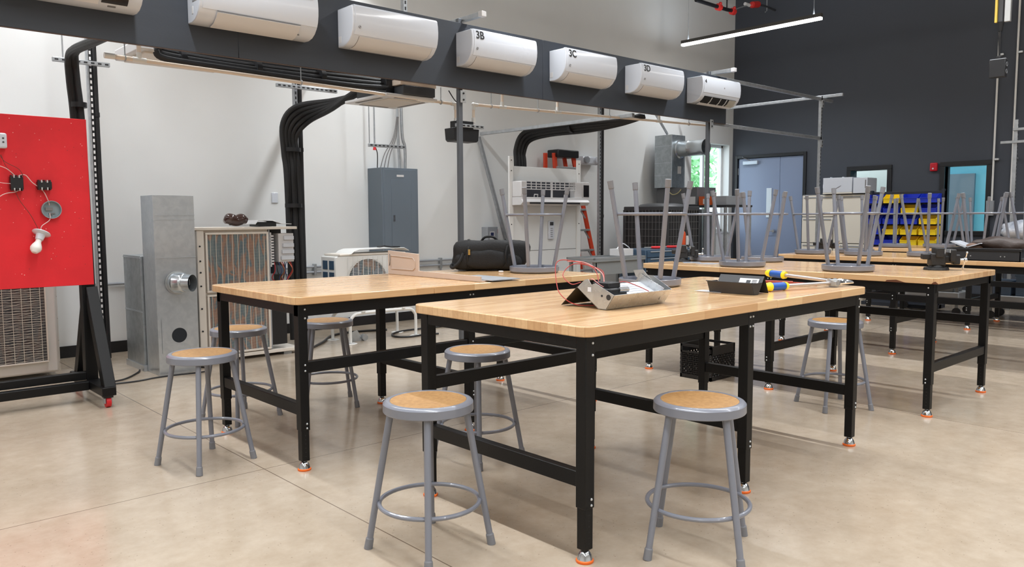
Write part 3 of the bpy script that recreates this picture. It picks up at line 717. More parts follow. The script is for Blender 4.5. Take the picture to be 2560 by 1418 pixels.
# ------------------------------------------------------------------ ceiling cassette and box behind the panel
t = T('cassette_air_conditioner', 'square white cassette air conditioner hung flat behind the panel', 'air conditioner', (4.07, 6.06, 2.33))
MB().box(3.80, 5.72, 2.325, 4.34, 6.40, 2.352).build('grille_panel', M_FLAP, t, bevel=.008)
MB().box(3.90, 5.84, 2.318, 4.24, 6.28, 2.33).build('intake_grille', mat('pale_grille', (206, 200, 192), .5), t, bevel=.004)
b = MB()
for q in (0, 1): b.box(3.92, 5.76+q*.56, 2.322, 4.22, 5.79+q*.56, 2.328); b.box(3.825+q*.45, 5.86, 2.322, 3.855+q*.45, 6.26, 2.328)
b.build('air_slot', M_SEAM, t)
MB().box(3.88, 5.84, 2.352, 4.30, 6.32, 2.50).build('casing', M_BLK, t, bevel=.004)
o = MB().box(3.96, 5.70, 2.353, 4.30, 5.84, 2.43).build('control_box', M_CHAR, t, bevel=.004); MB().box(3.94, 5.71, 2.433, 4.32, 5.84, 2.48).build('terminal_board', M_PVC, t, bevel=.003)
t = T('cassette_air_conditioner', 'white casing of a cassette unit seen end-on under the left panel', 'air conditioner', (2.4, 6.3, 2.5))
MB().box(1.95, 6.1, 2.52, 2.75, 6.7, 2.60).build('casing', M_FLAP, t, bevel=.01)
MB().box(2.0, 6.16, 2.505, 2.70, 6.64, 2.521).build('grille_panel', M_CREAM, t, bevel=.004)

# ------------------------------------------------------------------ things on the back wall
t = T('electrical_cabinet', 'tall grey electrical cabinet on the back wall', 'cabinet', (5.45, YW, .7))
MB().box(5.16, YW-.30, .85, 5.68, YW-.002, 1.88).build('body', M_GREY, t, bevel=.004)
o = MB().box(5.19, YW-.305, .87, 5.65, YW-.299, 1.86).build('door', M_GREY, t, bevel=.003)
b = MB(); b.box(5.29, YW-.3095, .9, 5.57, YW-.3045, 1.74); b.build('door_panel', M_GREY, o, bevel=.002)
MB().box(5.37, YW-.308, 1.775, 5.47, YW-.304, 1.80).build('nameplate', M_FLAP, o)
b = MB(); b.box(5.31, YW-.315, 1.25, 5.335, YW-.308, 1.32); b.cyl((5.322, YW-.316, 1.285), (5.322, YW-.31, 1.285), .009, seg=12); b.build('latch', M_CHROME, o)
t = T('conduit', 'grey conduits and wires rising from the electrical cabinet', 'conduit', (5.3, YW-.1, 1.88))
for p, r_ in (([(5.60, 8.05, 1.88), (5.60, 8.05, 2.15), (5.56, 8.05, 2.35), (5.55, 8.05, 3.3)], .018), ([(5.52, 8.05, 1.88), (5.50, 8.05, 2.4), (5.49, 8.05, 3.3)], .016)): MB().tube(p, r_, 8, smooth=4).build('conduit_pipe', M_STRUT, t)
for i in range(3): MB().tube([(5.24+.05*i, 8.04, 1.88), (5.3+.04*i, 8.04, 2.05), (5.42+.02*i, 8.03, 2.25), (5.47+.012*i, 8.02, 2.5)], .006, 6, smooth=5).build('wire', M_SEAM, t)
MB().tube([(5.17, 8.0, 1.88), (5.16, 7.98, 2.05), (5.10, 7.95, 2.14)], .006, 6, smooth=5).build('wire', M_BLK, t)
MB().cyl((5.105, 7.95, 2.15), (5.105, 7.95, 2.9), .009, seg=8).build('conduit_pipe', M_STRUT, t); MB().cyl((5.105, 7.95, 2.08), (5.105, 7.95, 2.15), .02, .008, seg=12).build('red_connector', mat('red_plastic', (205, 32, 40), .4), t)
t = T('disconnect_switch', 'small grey disconnect box on the back wall behind the black bag', 'switch box', (7.05, YW, .9))
MB().box(6.94, YW-.13, .78, 7.12, YW-.002, 1.16).build('box', M_STEELG, t, bevel=.004)
MB().box(6.98, YW-.134, .98, 7.06, YW-.129, 1.10).build('warning_label', M_FLAP, t); MB().box(6.99, YW-.136, 1.04, 7.045, YW-.133, 1.085).build('label_print', mat('navy_print', (40, 50, 90), .5), t)
MB().box(7.12, YW-.1, 1.07, 7.15, YW-.05, 1.13).build('red_lever', mat('red_plastic', (205, 32, 40), .4), t, bevel=.003)
t = T('wall_conduit', 'pair of thin grey conduits running low along the back wall', 'conduit', (2.1, YW, .7))
for z in (.67, .735): MB().cyl((2.12 if z < .7 else 3.9, YW-.03, z), (7.4, YW-.03, z+.01), .014, seg=10).build('conduit_pipe', M_STEELG, t)
for x in (2.6, 4.4, 6.2): MB().box(x, YW-.05, .64, x+.03, YW-.002, .77).build('strap', M_STRUT, t, bevel=.002)
MB().cyl((6.22, YW-.03, .2), (6.22, YW-.03, .68), .01, seg=8).build('conduit_pipe', M_STEELG, t)
o = MB().box(3.93, YW-.012, 1.46, 4.0, YW-.001, 1.57).build('wall_outlet', M_WHITEP, bevel=.003); tag(o, 'small white wall outlet beside the thick black pipe bundle', 'outlet')
t = T('emergency_light', 'white twin-head emergency light high on the wall right of the ladder', 'light', (9.0, YW, 2.1))
MB().box(8.80, YW-.14, 2.07, 9.18, YW-.002, 2.20).build('housing', M_WHITEP, t, bevel=.03, seg=4); MB().cyl((8.88, YW-.18, 2.14), (8.88, YW-.13, 2.14), .05).build('lamp_head', M_STEELG, t); MB().cyl((9.12, YW-.18, 2.14), (9.12, YW-.13, 2.14), .05).build('lamp_head', M_WHITEP, t)

# ------------------------------------------------------------------ stepladder against the wall
M_LAD = mat('orange_fibreglass', (214, 72, 44), .45); M_LALU = mat('ladder_aluminium', (178, 180, 182), .4, .5)
t = T('stepladder', 'orange stepladder folded against the wall behind the white cabinet', 'ladder', (8.8, 7.9, 0))
def lp(u, z): return 8.06+.10*(2.25-z)/2.25+u*(1+1.3*(2.25-z)/2.25)
for u in (.05, .42):
    MB().beam((lp(u, 2.2), 7.97, 2.2), (lp(u, 0), 7.93, 0), .07, .03).build('side_rail', M_LAD, t, bevel=.003)
    MB().beam((lp(u, 2.2)-.09, 8.06, 2.2), (lp(u, 0)-.17, 8.12, 0), .06, .03).build('rear_rail', M_LAD, t, bevel=.003)
MB().box(8.12, 7.90, 2.14, 8.56, 8.12, 2.25).build('top_cap', M_BLK, t, bevel=.015)
for i in range(7):
    z = .3*i+.18; b = MB(); b.box(lp(.05, z), 7.91, z, lp(.42, z), 7.99, z+.03); b.build('step', M_LALU, t, bevel=.003)
    MB().beam((lp(.42, z)-.1, 7.93, z), (lp(.42, z)+.0, 7.93, z-.11), .012, .02).build('step_brace', M_LALU, t)

# ------------------------------------------------------------------ white display cabinet with an opened unit
VY = 7.35
t = T('display_cabinet', 'white display cabinet on which an opened air conditioner is mounted', 'cabinet', (7.3, VY, 0))
MB().box(6.72, VY, .02, 7.98, VY+.035, 1.93).build('body', M_CREAM if 0 else mat('off_white_laminate', (220, 221, 220), .5), t, bevel=.004)
MB().box(6.72, VY-.003, .86, 7.98, VY+.001, .865).build('panel_joint', M_SEAM, t)
for x in (6.80, 7.84): MB().box(x, VY+.035, 0, x+.05, VY+.10, 1.9).build('back_leg', M_STRUT, t); MB().box(x, VY-.02, 0, x+.05, VY+.14, .02).build('foot', M_STRUT, t)
for x in (6.66, 7.90):
    o = MB().box(x, VY-.025, .02, x+.07, VY-.001, 2.05).build('upright_strut', mat('white_strut', (226, 226, 224), .4), t, bevel=.003)
    b = MB()
    for z in (2.0, 1.87, 1.2): b.cyl((x+.035, VY-.027, z), (x+.035, VY-.024, z), .008, seg=10)
    b.build('screw', M_SLOT, o)
t = T('opened_air_conditioner', 'air conditioner with its front cover removed, on the white cabinet', 'air conditioner', (7.3, VY-.03, 1.5))
UX0, UX1, UZ = 6.70, 7.93, 1.44; y0 = VY-.03
b = MB(); b.prism([(y0, UZ), (y0-.16, UZ), (y0-.20, UZ+.04), (y0-.17, UZ+.075), (y0-.17, UZ+.10), (y0, UZ+.10)], UX0, UX1); b.build('base', M_FLAP, t, bevel=.004)
MB().box(UX0, y0-.17, UZ+.1, UX0+.10, y0, UZ+.30).build('side_housing', M_FLAP, t, bevel=.012)
MB().box(UX0+.10, y0-.06, UZ+.1, UX1-.24, y0, UZ+.30).build('coil', mat('dark_coil', (58, 60, 68), .6), t)
MB().box(UX1-.24, y0-.15, UZ+.1, UX1-.10, y0, UZ+.30).build('electrical_box', M_FLAP, t, bevel=.004)
o = MB().box(UX1-.10, y0-.16, UZ+.1, UX1+.03, y0, UZ+.31).build('display_panel', M_FLAP, t, bevel=.008)
MB().box(UX1-.085, y0-.164, UZ+.115, UX1+.02, y0-.158, UZ+.27).build('display', mat('smoked_display', (26, 24, 28), .15), o)
b = MB()
for z in (.298, .265, .232, .20): b.box(UX0+.09, y0-.155, UZ+z-.005, UX1-.24, y0-.145, UZ+z+.005)
for i in range(11): b.box(UX0+.10+i*.086, y0-.155, UZ+.205, UX0+.108+i*.086, y0-.145, UZ+.30)
b.box(UX0+.545, y0-.16, UZ+.10, UX0+.562, y0-.14, UZ+.30); b.box(UX0+.09, y0-.155, UZ+.10, UX0+.105, y0-.145, UZ+.30)
b.build('filter_guides', M_FLAP, t)
MB().box(UX0+.12, y0-.205, UZ+.015, UX1-.2, y0-.196, UZ+.036).build('air_slot', M_SLOT, t)
for x in (UX0+.26, UX0+.8): MB().tube([(x-.03, y0-.16, UZ+.105), (x-.03, y0-.165, UZ+.135), (x+.03, y0-.165, UZ+.135), (x+.03, y0-.16, UZ+.105)], .006, 6).build('clip', M_FLAP, t)
t = T('remote_control', 'white remote control hanging on the white display cabinet', 'remote control', (7.4, VY, 1.1))
MB().box(7.36, VY-.024, 1.00, 7.46, VY-.002, 1.24).build('body', M_WHITEP, t, bevel=.006); MB().box(7.378, VY-.0265, 1.18, 7.442, VY-.0235, 1.225).build('screen', M_CHAR, t)
b = MB()
for i in range(5): b.box(7.39, VY-.0265, 1.03+i*.026, 7.43, VY-.0235, 1.042+i*.026)
b.build('buttons', M_STEELG, t)
# ------------------------------------------------------------------ red trainer board on its rolling frame
RY = 6.15
t = T('rolling_board', 'red painted plywood board on a black rolling A-frame', 'board', (.9, RY+.05, 0))
MB().box(.15, RY, .83, 1.585, RY+.018, 1.99).build('board', M_RED, t, bevel=.002)
b = MB()
for i in range(95):
    x, z, r_ = rng(.3, 1.57), rng(.86, 1.97), rng(.0012, .0032); b.cyl((x, RY-.0006, z), (x, RY+.001, z), r_, seg=6)
b.build('paint_flecks', mat('pale_flecks', (240, 190, 180), .7), t)
b = MB()
for i in range(30):
    x, z = rng(.3, 1.57), rng(.86, 1.97); b.cyl((x, RY-.0006, z), (x, RY+.001, z), .002, seg=6)
b.build('screw_holes', M_SLOT, t)
FX = 1.60; FY = 6.21
MB().box(FX-.09, FY-.04, .14, FX-.01, FY+.04, .86).build('upright', M_BLACKP, t, bevel=.004)
MB().box(FX-.06, FY-.01, .8, FX-.02, FY+.03, 1.98).build('upright', M_BLACKP, t, bevel=.004)
for sy in (-1, 1): 
    MB().beam((FX-.03, FY+sy*.02, .80), (FX-.03, FY+sy*.36, .12), .075, .075).build('diagonal_brace', M_BLACKP, t, bevel=.004)
MB().box(FX-.09, FY-.42, .085, FX+.0, FY+.42, .145).build('base_rail', M_BLACKP, t, bevel=.004)
MB().box(-.2, FY-.045, .15, FX-.09, FY+.015, .205).build('long_rail', M_BLACKP, t, bevel=.004)
MB().box(-.2, FY-.11, .085, FX-.09, FY-.05, .145).build('long_rail', M_BLACKP, t, bevel=.004)
for sy in (-.37, .37):
    c = MB().box(FX-.075, FY+sy-.03, .068, FX-.015, FY+sy+.03, .085).build('caster', M_BLK, t, bevel=.002)
    b = MB(); b.box(FX-.07, FY+sy-.02, .03, FX-.063, FY+sy+.02, .07); b.box(FX-.027, FY+sy-.02, .03, FX-.02, FY+sy+.02, .07); b.build('fork', M_STRUT, c)
    MB().cyl((FX-.060, FY+sy, .0385), (FX-.030, FY+sy, .0385), .038, seg=24).build('wheel', mat('red_wheel', (200, 28, 36), .4), c)
BYF = RY-.001
t = T('bulb_holder', 'white round bulb holder with a bulb hanging on the red board', 'lamp holder', (1.26, BYF, 1.19))
Mx = Matrix.Translation((1.265, BYF-.035, 1.20)) @ Matrix.Rotation(R(24), 4, 'Y')
MB().lathe([(0, .014), (.02, .014), (.055, .006), (.058, .0), (.05, -.006), (.03, -.012), (.024, -.05), (0, -.05)], Mx @ Matrix.Rotation(R(-18), 4, 'X')).build('holder', M_WHITEP, t)
MB().lathe([(0, -.15), (.018, -.147), (.032, -.13), (.036, -.113), (.031, -.095), (.019, -.07), (.017, -.05)], Mx @ Matrix.Rotation(R(-18), 4, 'X')).build('bulb', mat('frosted_bulb', (238, 236, 232), .25), t)
t = T('junction_box', 'round grey junction box on the red board', 'junction box', (1.335, BYF, 1.36))
Mx = Matrix.Translation((1.335, BYF, 1.36)) @ Matrix.Rotation(PI/2, 4, 'X')
MB().lathe([(0, 0), (.058, 0), (.060, .004), (.061, .036), (.057, .036), (.055, .008), (0, .008)], Mx).build('body', mat('pvc_grey', (140, 154, 160), .4), t)
b = MB(); b.box(1.30, BYF-.02, 1.355, 1.345, BYF-.008, 1.375); b.box(1.32, BYF-.015, 1.33, 1.36, BYF-.008, 1.338); b.cyl((1.34, BYF-.012, 1.325), (1.34, BYF-.008, 1.325), .006, seg=8); b.build('mounting_ribs', M_SEAM, t)
def relay(x, z, w, h, label):
    t = T('relay', label, 'relay', (x, BYF, z), 'relays on the red board')
    o = MB().box(x-w/2, BYF-.045, z-h/2, x+w/2, BYF, z+h/2).build('body', M_BLK, t, bevel=.004)
    for i in range(5):
        for s_ in (-1, 1): MB().box(x-w/2+w*(i+.15)/5, BYF-.05, z+s_*h/2-.008, x-w/2+w*(i+.6)/5, BYF-.01, z+s_*h/2+.010).build('terminal', M_BLK if (i+s_) % 2 else M_BOLT, t)
    return t
relay(1.138, 1.535, .075, .085, 'black relay with wires attached, left one on the red board')
relay(1.30, 1.525, .085, .05, 'smaller black relay without wires, above the round junction box')
t = T('outlet_box', 'white outlet box at the left edge of the red board', 'outlet', (1.04, BYF, 1.81))
MB().box(.96, BYF-.05, 1.76, 1.095, BYF, 1.86).build('body', M_WHITEP, t, bevel=.012, seg=3); b = MB(); b.cyl((1.072, BYF-.052, 1.825), (1.072, BYF-.049, 1.825), .006, seg=10); b.cyl((1.072, BYF-.052, 1.80), (1.072, BYF-.049, 1.80), .006, seg=10); b.build('socket_holes', M_CHAR, t)
M_W1 = mat('pink_white_wire', (222, 190, 186), .5); M_W2 = mat('dark_red_wire', (120, 52, 46), .5)
t = T('wiring', 'thin loose wires strung between the parts on the red board', 'wires', (1.15, BYF, 1.5))
def wr(pts, r_=.0028, m_=None, nm='wire'): MB().tube([(x, BYF-d, z) for x, z, d in pts], r_, 6, smooth=8).build(nm, m_ or M_W1, t)
wr([(1.15, 1.585, .02), (1.19, 1.59, .03), (1.23, 1.54, .03), (1.29, 1.49, .02), (1.32, 1.42, .02), (1.325, 1.39, .02)])
wr([(1.325, 1.335, .02), (1.32, 1.29, .03), (1.27, 1.25, .04), (1.262, 1.215, .035)])
wr([(1.155, 1.49, .03), (1.12, 1.475, .03), (1.06, 1.46, .03), (.98, 1.40, .02)]); wr([(1.125, 1.49, .03), (1.15, 1.42, .03), (1.21, 1.32, .03), (1.255, 1.21, .035)], .0022, M_W2)
wr([(1.0, 1.66, .03), (1.08, 1.63, .04), (1.13, 1.585, .03)], .0025, M_W1); wr([(1.04, 1.76, .02), (1.07, 1.68, .04), (1.15, 1.63, .04), (1.18, 1.58, .03)], .002, M_W2)
wr([(1.10, 1.53, .05), (1.05, 1.535, .04), (.98, 1.55, .03)], .002, M_W1); wr([(1.06, 1.72, .02), (1.08, 1.65, .03), (1.12, 1.59, .03)], .002, M_W2)

# ------------------------------------------------------------------ guarded coils
M_COIL = coil_material('condenser_fins', [(46, 86, 106), (66, 104, 120), (140, 96, 76), (158, 110, 84), (54, 92, 108), (84, 112, 122)])
M_COIL2 = coil_material('dark_coil_fins', [(66, 66, 70), (84, 84, 86), (92, 80, 76), (70, 72, 76)])
M_WIRE = mat('cream_guard_wire', (214, 208, 196), .45)
def coil_face(t, x0, x1, y, z0, z1, mcoil, nv, dz, name='coil', rim=.018):
    o = MB().box(x0, y, z0, x1, y+.03, z1).build(name, mcoil, t)
    b = MB(); n = int((z1-z0)/dz)
    for i in range(n): z = z0+(i+.5)*dz; b.box(x0, y-.008, z-.0009, x1, y-.006, z+.0009)
    b.build('guard_wires', M_WIRE, o, smooth=False)
    b = MB()
    for i in range(nv): x = x0+(x1-x0)*(i+.5)/nv; b.box(x-.0018, y-.011, z0, x+.0018, y-.008, z1)
    b.build('guard_straps', M_WIRE, o, smooth=False)
    b = MB()
    for q in ((x0-rim, z0-rim, x1+rim, z0), (x0-rim, z1, x1+rim, z1+rim), (x0-rim, z0, x0, z1), (x1, z0, x1+rim, z1)): b.box(q[0], y-.014, q[1], q[2], y+.03, q[3])
    b.build('coil_rim', M_CREAM, o, bevel=.003)
t = T('heat_pump_unit', 'white outdoor unit with a dark finned coil behind the red board', 'outdoor unit', (1.05, 7.3, 0))
MB().box(.45, 7.33, .03, 1.60, 7.75, 1.985).build('cabinet', mat('white_enamel_cabinet', (222, 220, 216), .4), t, bevel=.02)
coil_face(t, .52, 1.505, 7.30, .14, 1.85, M_COIL2, 15, .024, rim=.012)
b = MB()
for i in range(90):
    z = .15+i*.0187
    b.tube([(.53+.035*q, 7.288, z+.004*math.sin(q*1.9+i*1.3)+rng(-.002, .002)) for q in range(28)], .0016, 4)
b.build('bent_fins', M_WIRE, t)
t = T('opened_condenser', 'tall cream condenser unit with its side cover off, showing coils and wiring', 'outdoor unit', (3.1, 6.95, 0))
CY = 6.95
MB().box(2.62, CY+.02, .06, 3.29, CY+.40, 1.19).build('cabinet', M_CREAM, t, bevel=.004)
MB().box(2.60, CY-.02, 1.19, 3.57, CY+.42, 1.215).build('top_cover', M_CREAM, t, bevel=.004)
MB().box(2.60, CY-.01, .03, 3.57, CY+.41, .062).build('base_pan', M_CREAM, t, bevel=.004)
MB().box(2.62, CY-.01, .06, 2.685, CY+.02, 1.19).build('corner_post', M_CREAM, t, bevel=.006)
b = MB()
for z in (1.05, .92, .82, .70, .5, .3): b.cyl((2.645, CY-.016, z), (2.645, CY-.008, z), .008, seg=8)
b.build('screws', M_SLOT, t)
coil_face(t, 2.715, 3.265, CY+.0, .655, 1.15, M_COIL, 11, .0105)
coil_face(t, 2.715, 3.265, CY+.0, .09, .60, M_COIL, 11, .0105)
MB().box(3.30, CY+.30, .07, 3.56, CY+.40, 1.185).build('compartment_back', M_BLK, t)
MB().box(3.29, CY+.0, .07, 3.30, CY+.4, 1.185).build('divider', M_STEELG, t)
o = MB().box(3.40, CY+.03, .88, 3.555, CY+.20, 1.15).build('control_box', M_FLAP, t, bevel=.004)
for i, z in enumerate((.90, .96, 1.02, 1.09)): MB().box(3.42+.01*i, CY+.01, z, 3.55, CY+.032, z+.035).build('terminal_block', M_WHITEP, o, bevel=.002)
b = MB()
for i in range(11): b.box(3.315, CY+.012, .86+.026*i, 3.345, CY+.03, .874+.026*i)
b.box(3.312, CY+.02, .84, 3.326, CY+.035, 1.16); b.build('terminal_strip', M_FLAP, t)
MB().box(3.38, CY+.08, .76, 3.50, CY+.2, .85).build('capacitor', M_GREY, t, bevel=.01); MB().cyl((3.35, CY+.12, .65), (3.35, CY+.12, .77), .035).build('compressor_valve', M_STEELG, t)
for i in range(9):
    x = 3.36+.02*i; MB().tube([(x, CY+.04, .88), (x+rng(-.03, .03), CY+rng(-.0, .05), .80), (x+rng(-.05, .04), CY+.05, .72), (3.45+rng(-.06, .06), CY+.06, .64)], .0045, 6, smooth=5).build('wire', [mat('red_wire', (176, 34, 40), .4), M_BLK, mat('blue_wire', (52, 66, 110), .4), mat('copper', (184, 112, 84), .3, .9)][i % 4], t)
MB().box(3.305, CY+.02, .10, 3.46, CY+.06, .58).build('black_cover_plate', M_BLK, t, bevel=.004)
for i in range(4):
    z = .40+.055*i; b = MB(); b.tube([(3.49, CY+.08, z), (3.53, CY+.03, z+.01), (3.555, CY+.08, z+.012), (3.53, CY+.12, z)], .009, 8, smooth=5, closed=True); b.build('copper_elbow', MATS['copper'], t)
    MB().cyl((3.455, CY+.05, z), (3.50, CY+.05, z+.006), .016, seg=10).build('service_valve', M_CHAR, t)
MB().cyl((3.56, CY+.06, .12), (3.56, CY+.06, .62), .006, seg=8).build('copper_pipe', MATS['copper'], t)
b = MB(); b.box(2.66, CY+.02, .0, 2.74, CY+.38, .03); b.box(3.42, CY+.02, 0, 3.50, CY+.38, .03); b.build('feet', M_STRUT, t)
t = T('brown_cover', 'glossy dark brown saddle-shaped plastic piece on top of the opened condenser', 'plastic part', (3.03, 7.08, 1.215))
b = MB(); b.tube([(2.93, 7.08, 1.262), (2.98, 7.08, 1.285), (3.04, 7.08, 1.272), (3.09, 7.08, 1.285), (3.14, 7.08, 1.272)], [.020, .056, .050, .053, .030], 24, smooth=8)
b.build('shell', mat('glossy_brown', (62, 38, 32), .15, coat=.5), t)
t = T('white_cover', 'white moulded cover with a black underside lying on the opened condenser', 'plastic part', (3.35, 7.1, 1.215))
MB().strip([(3.19, 1.235), (3.22, 1.27), (3.36, 1.268), (3.45, 1.24), (3.55, 1.235)], .006, 7.0, 7.22, 'y').build('cover', M_FLAP, t, bevel=.002)
MB().box(3.22, 7.01, 1.217, 3.40, 7.2, 1.258).build('black_tray', M_BLK, t, bevel=.003)

# ------------------------------------------------------------------ sheet metal ducts
t = T('short_duct', 'lower galvanized duct box standing behind the tall one', 'duct', (2.33, 7.22, 0))
MB().box(2.165, 7.0, .02, 2.52, 7.45, .98).build('body', M_GALVD, t, bevel=.002)
b = MB(); b.box(2.155, 6.99, .0, 2.525, 7.46, .05); b.build('bottom_rim', M_GALV, t)
b = MB()
for z in (.96, .5): b.box(2.161, 7.0, z, 2.166, 7.45, z+.012)
b.build('seam', M_GALV, t)
t = T('tall_duct', 'tall galvanized duct with a round collar and a lower round hole', 'duct', (2.33, 6.83, 0))
x0, x1, y0, y1, zt = 2.185, 2.515, 6.69, 6.985, 1.485
hz, hx, hr = .325, 2.355, .062
b = MB(); b.box(x0, y0+.004, 0.0, x1, y1, zt)
b.build('body', M_GALV, t, bevel=.0015)
# front sheet with a round hole; a dark disc paints the shade inside
bm_ = MB(); nseg = 32
inn = [bm_.bm.verts.new((hx+hr*math.cos(2*PI*i/nseg), y0, hz+hr*math.sin(2*PI*i/nseg))) for i in range(nseg)]
def sq(i):
    a = 2*PI*i/nseg; c, s_ = math.cos(a), math.sin(a); k_ = .14/max(abs(c), abs(s_)); return (hx+c*k_, y0, hz+s_*k_)
out = [bm_.bm.verts.new(sq(i)) for i in range(nseg)]
for i in range(nseg): bm_.bm.faces.new((inn[i], out[i], out[(i+1) % nseg], inn[(i+1) % nseg]))
bm_.build('hole_plate', M_GALV, t, smooth=False)
MB().cyl((hx, y0+.003, hz), (hx, y0-.0006, hz), hr*.99, seg=32).build('round_opening', mat('duct_inner_shade', (22, 28, 34), .8), t, label='dark round opening low in the duct')
b = MB()
for a in range(4): b.cyl((hx+.078*math.cos(a*PI/2+.6), y0-.003, hz+.078*math.sin(a*PI/2+.6)), (hx+.078*math.cos(a*PI/2+.6), y0, hz+.078*math.sin(a*PI/2+.6)), .004, seg=8)
b.build('screw', M_BOLT, t)
b = MB()
for z in (1.285, 1.32, .97): b.box(x0-.001, y0-.003, z, x1+.001, y0+.002, z+.006)
b.build('crease', M_GALV, t, smooth=False)
cx, cz = 2.355, .765
b = MB(); Mx = Matrix.Translation((cx, y0, cz)) @ Matrix.Rotation(PI/2, 4, 'X')
b.lathe([(.075, 0), (.10, .001), (.10, .004), (.085, .006), (.083, .055), (.08, .055), (.079, .006), (.075, .004)], Mx); o = b.build('collar_base', mat('bright_galvanized', (196, 202, 206), .25, .85), t)
Mx2 = Matrix.Translation((cx+.0, y0-.05, cz)) @ Matrix.Rotation(R(38), 4, 'Z') @ Matrix.Rotation(PI/2, 4, 'X')
MB().lathe([(.084, -.03), (.084, .03), (.078, .045), (.071, .05), (.071, .115), (.069, .115), (.069, .05), (.075, .04), (.08, .0)], Mx2).build('collar_elbow', MATS['bright_galvanized'], t)
MB().lathe([(0, .05), (.0685, .05), (.0685, .052), (0, .052)], Mx2).build('collar_shade_disc', mat('duct_inner_shade', (22, 28, 34), .8), t)  # near-black disc paints the shade inside the open collar
t = T('cord', 'black cords lying on the floor beside the tall duct', 'cord', (2.0, 6.8, 0))
for p in ([(1.66, 6.7, .008), (1.9, 6.72, .008), (2.08, 6.93, .008), (2.14, 7.05, .008)], [(1.7, 6.62, .008), (1.95, 6.58, .008), (2.12, 6.62, .008), (2.3, 6.62, .008), (2.52, 6.6, .008), (2.62, 6.72, .008), (2.56, 6.85, .008)]): MB().tube(p, .007, 6, smooth=6).build('cord_run', M_BLK, t)

# ------------------------------------------------------------------ white outdoor unit on its stand
t = T('unit_stand', 'white tubular stand with flat feet under the white outdoor unit', 'stand', (4.6, 7.24, 0))
for y in (7.06, 7.42):
    MB().tube([(4.20, y, .01), (4.20, y, .2), (4.21, y, .25), (4.25, y, .29), (4.32, y, .305), (4.6, y, .31), (4.90, y, .305), (4.97, y, .29), (5.01, y, .25), (5.02, y, .2), (5.02, y, .01)], .017, 10, smooth=3).build('tube_frame', M_WHITEM, t)
    for x in (4.20, 5.02): MB().cyl((x, y, .0), (x, y, .006), .07, .066, 6).build('foot_plate', M_WHITEM, t)
for x in (4.35, 4.85): MB().box(x-.02, 7.03, .315, x+.02, 7.45, .35).build('cross_bar', M_WHITEM, t, bevel=.003)
t = T('outdoor_unit', 'small white outdoor unit with a round fan grille on a stand', 'outdoor unit', (4.5, 7.26, .35))
ux0, ux1, uy0, uy1, uz0, uz1 = 4.07, 4.93, 7.10, 7.42, .352, .90
MB().box(ux0+.01, uy0+.03, uz0, ux1, uy1, uz1).build('casing', M_WHITEM, t, bevel=.015, seg=3)
fc = (4.45, .63); r_ = .235
q = MB(); nn = 48
inn = [q.bm.verts.new((fc[0]+r_*math.cos(2*PI*i/nn), uy0, fc[1]+r_*math.sin(2*PI*i/nn))) for i in range(nn)]
out = []
for i in range(nn):
    a = 2*PI*i/nn; c, s_ = math.cos(a), math.sin(a); k_ = min((ux1-fc[0])/c if c > 1e-6 else (ux0-fc[0])/c if c < -1e-6 else 9, (uz1-fc[1])/s_ if s_ > 1e-6 else (uz0-fc[1])/s_ if s_ < -1e-6 else 9); out.append(q.bm.verts.new((fc[0]+c*k_, uy0, fc[1]+s_*k_)))
inb = [q.bm.verts.new((v.co.x, uy0+.035, v.co.z)) for v in inn]
for i in range(nn): j = (i+1) % nn; q.bm.faces.new((inn[i], out[i], out[j], inn[j])); q.bm.faces.new((inb[i], inn[i], inn[j], inb[j]))
q.build('front_plate', M_WHITEM, t, smooth=False)
MB().cyl((fc[0], uy0+.031, fc[1]), (fc[0], uy0+.028, fc[1]), r_+.005, seg=40).build('coil_behind_fan', coil_material('fan_coil_fins', [(58, 84, 100), (92, 112, 118), (150, 110, 84), (70, 96, 110)]), t)
b = MB()
for i in range(30): z = fc[1]-r_+.016*i; h = math.sqrt(max(0, (r_+.03)**2-(z-fc[1])**2)); b.box(fc[0]-h, uy0-.006, z-.0015, fc[0]+h, uy0-.003, z+.0015)
for i in range(9): b.box(fc[0]-.24+.06*i-.002, uy0-.010, fc[1]-.24, fc[0]-.24+.06*i+.002, uy0-.006, fc[1]+.26)
b.build('fan_guard', M_WHITEM, t, smooth=False)
for k_ in range(3):
    a = k_*2*PI/3+.4; b = MB(); b.prism([(fc[0]+.03*math.cos(a), fc[1]+.03*math.sin(a)), (fc[0]+.2*math.cos(a+.5), fc[1]+.2*math.sin(a+.5)), (fc[0]+.22*math.cos(a), fc[1]+.22*math.sin(a)), (fc[0]+.2*math.cos(a-.25), fc[1]+.2*math.sin(a-.25))], uy0+.015, uy0+.02, 'y'); b.build('fan_blade', M_GREY, t)
b = MB()
for i in range(4):
    for j in range(2): b.box(ux0+.004, uy0+.05+.13*j, .41+.118*i, ux0+.012, uy0+.14+.13*j, .50+.118*i)
b.build('side_vents', mat('vent_dark_blue', (44, 72, 98), .5), t)
MB().strip([(4.24, .915), (4.28, .945), (4.34, .962), (4.9, .965), (4.96, .935)], .006, 7.08, 7.40, 'y').build('loose_lid', M_WHITEM, t, bevel=.002)
MB().box(4.12, 7.10, .90, 4.93, 7.42, .925).build('top_plate', M_CREAM, t, bevel=.008)
o = MB().strip([(4.60, .978), (4.66, .985), (4.74, .975), (4.86, .972)], .014, 7.10, 7.16, 'y').build('hand_tool', M_BLK, bevel=.004); tag(o, 'black hand tool lying on top of the white outdoor unit', 'tool')
t = T('hose', 'black hose looped on the floor beside the white stand', 'hose', (4.9, 7.1, 0))
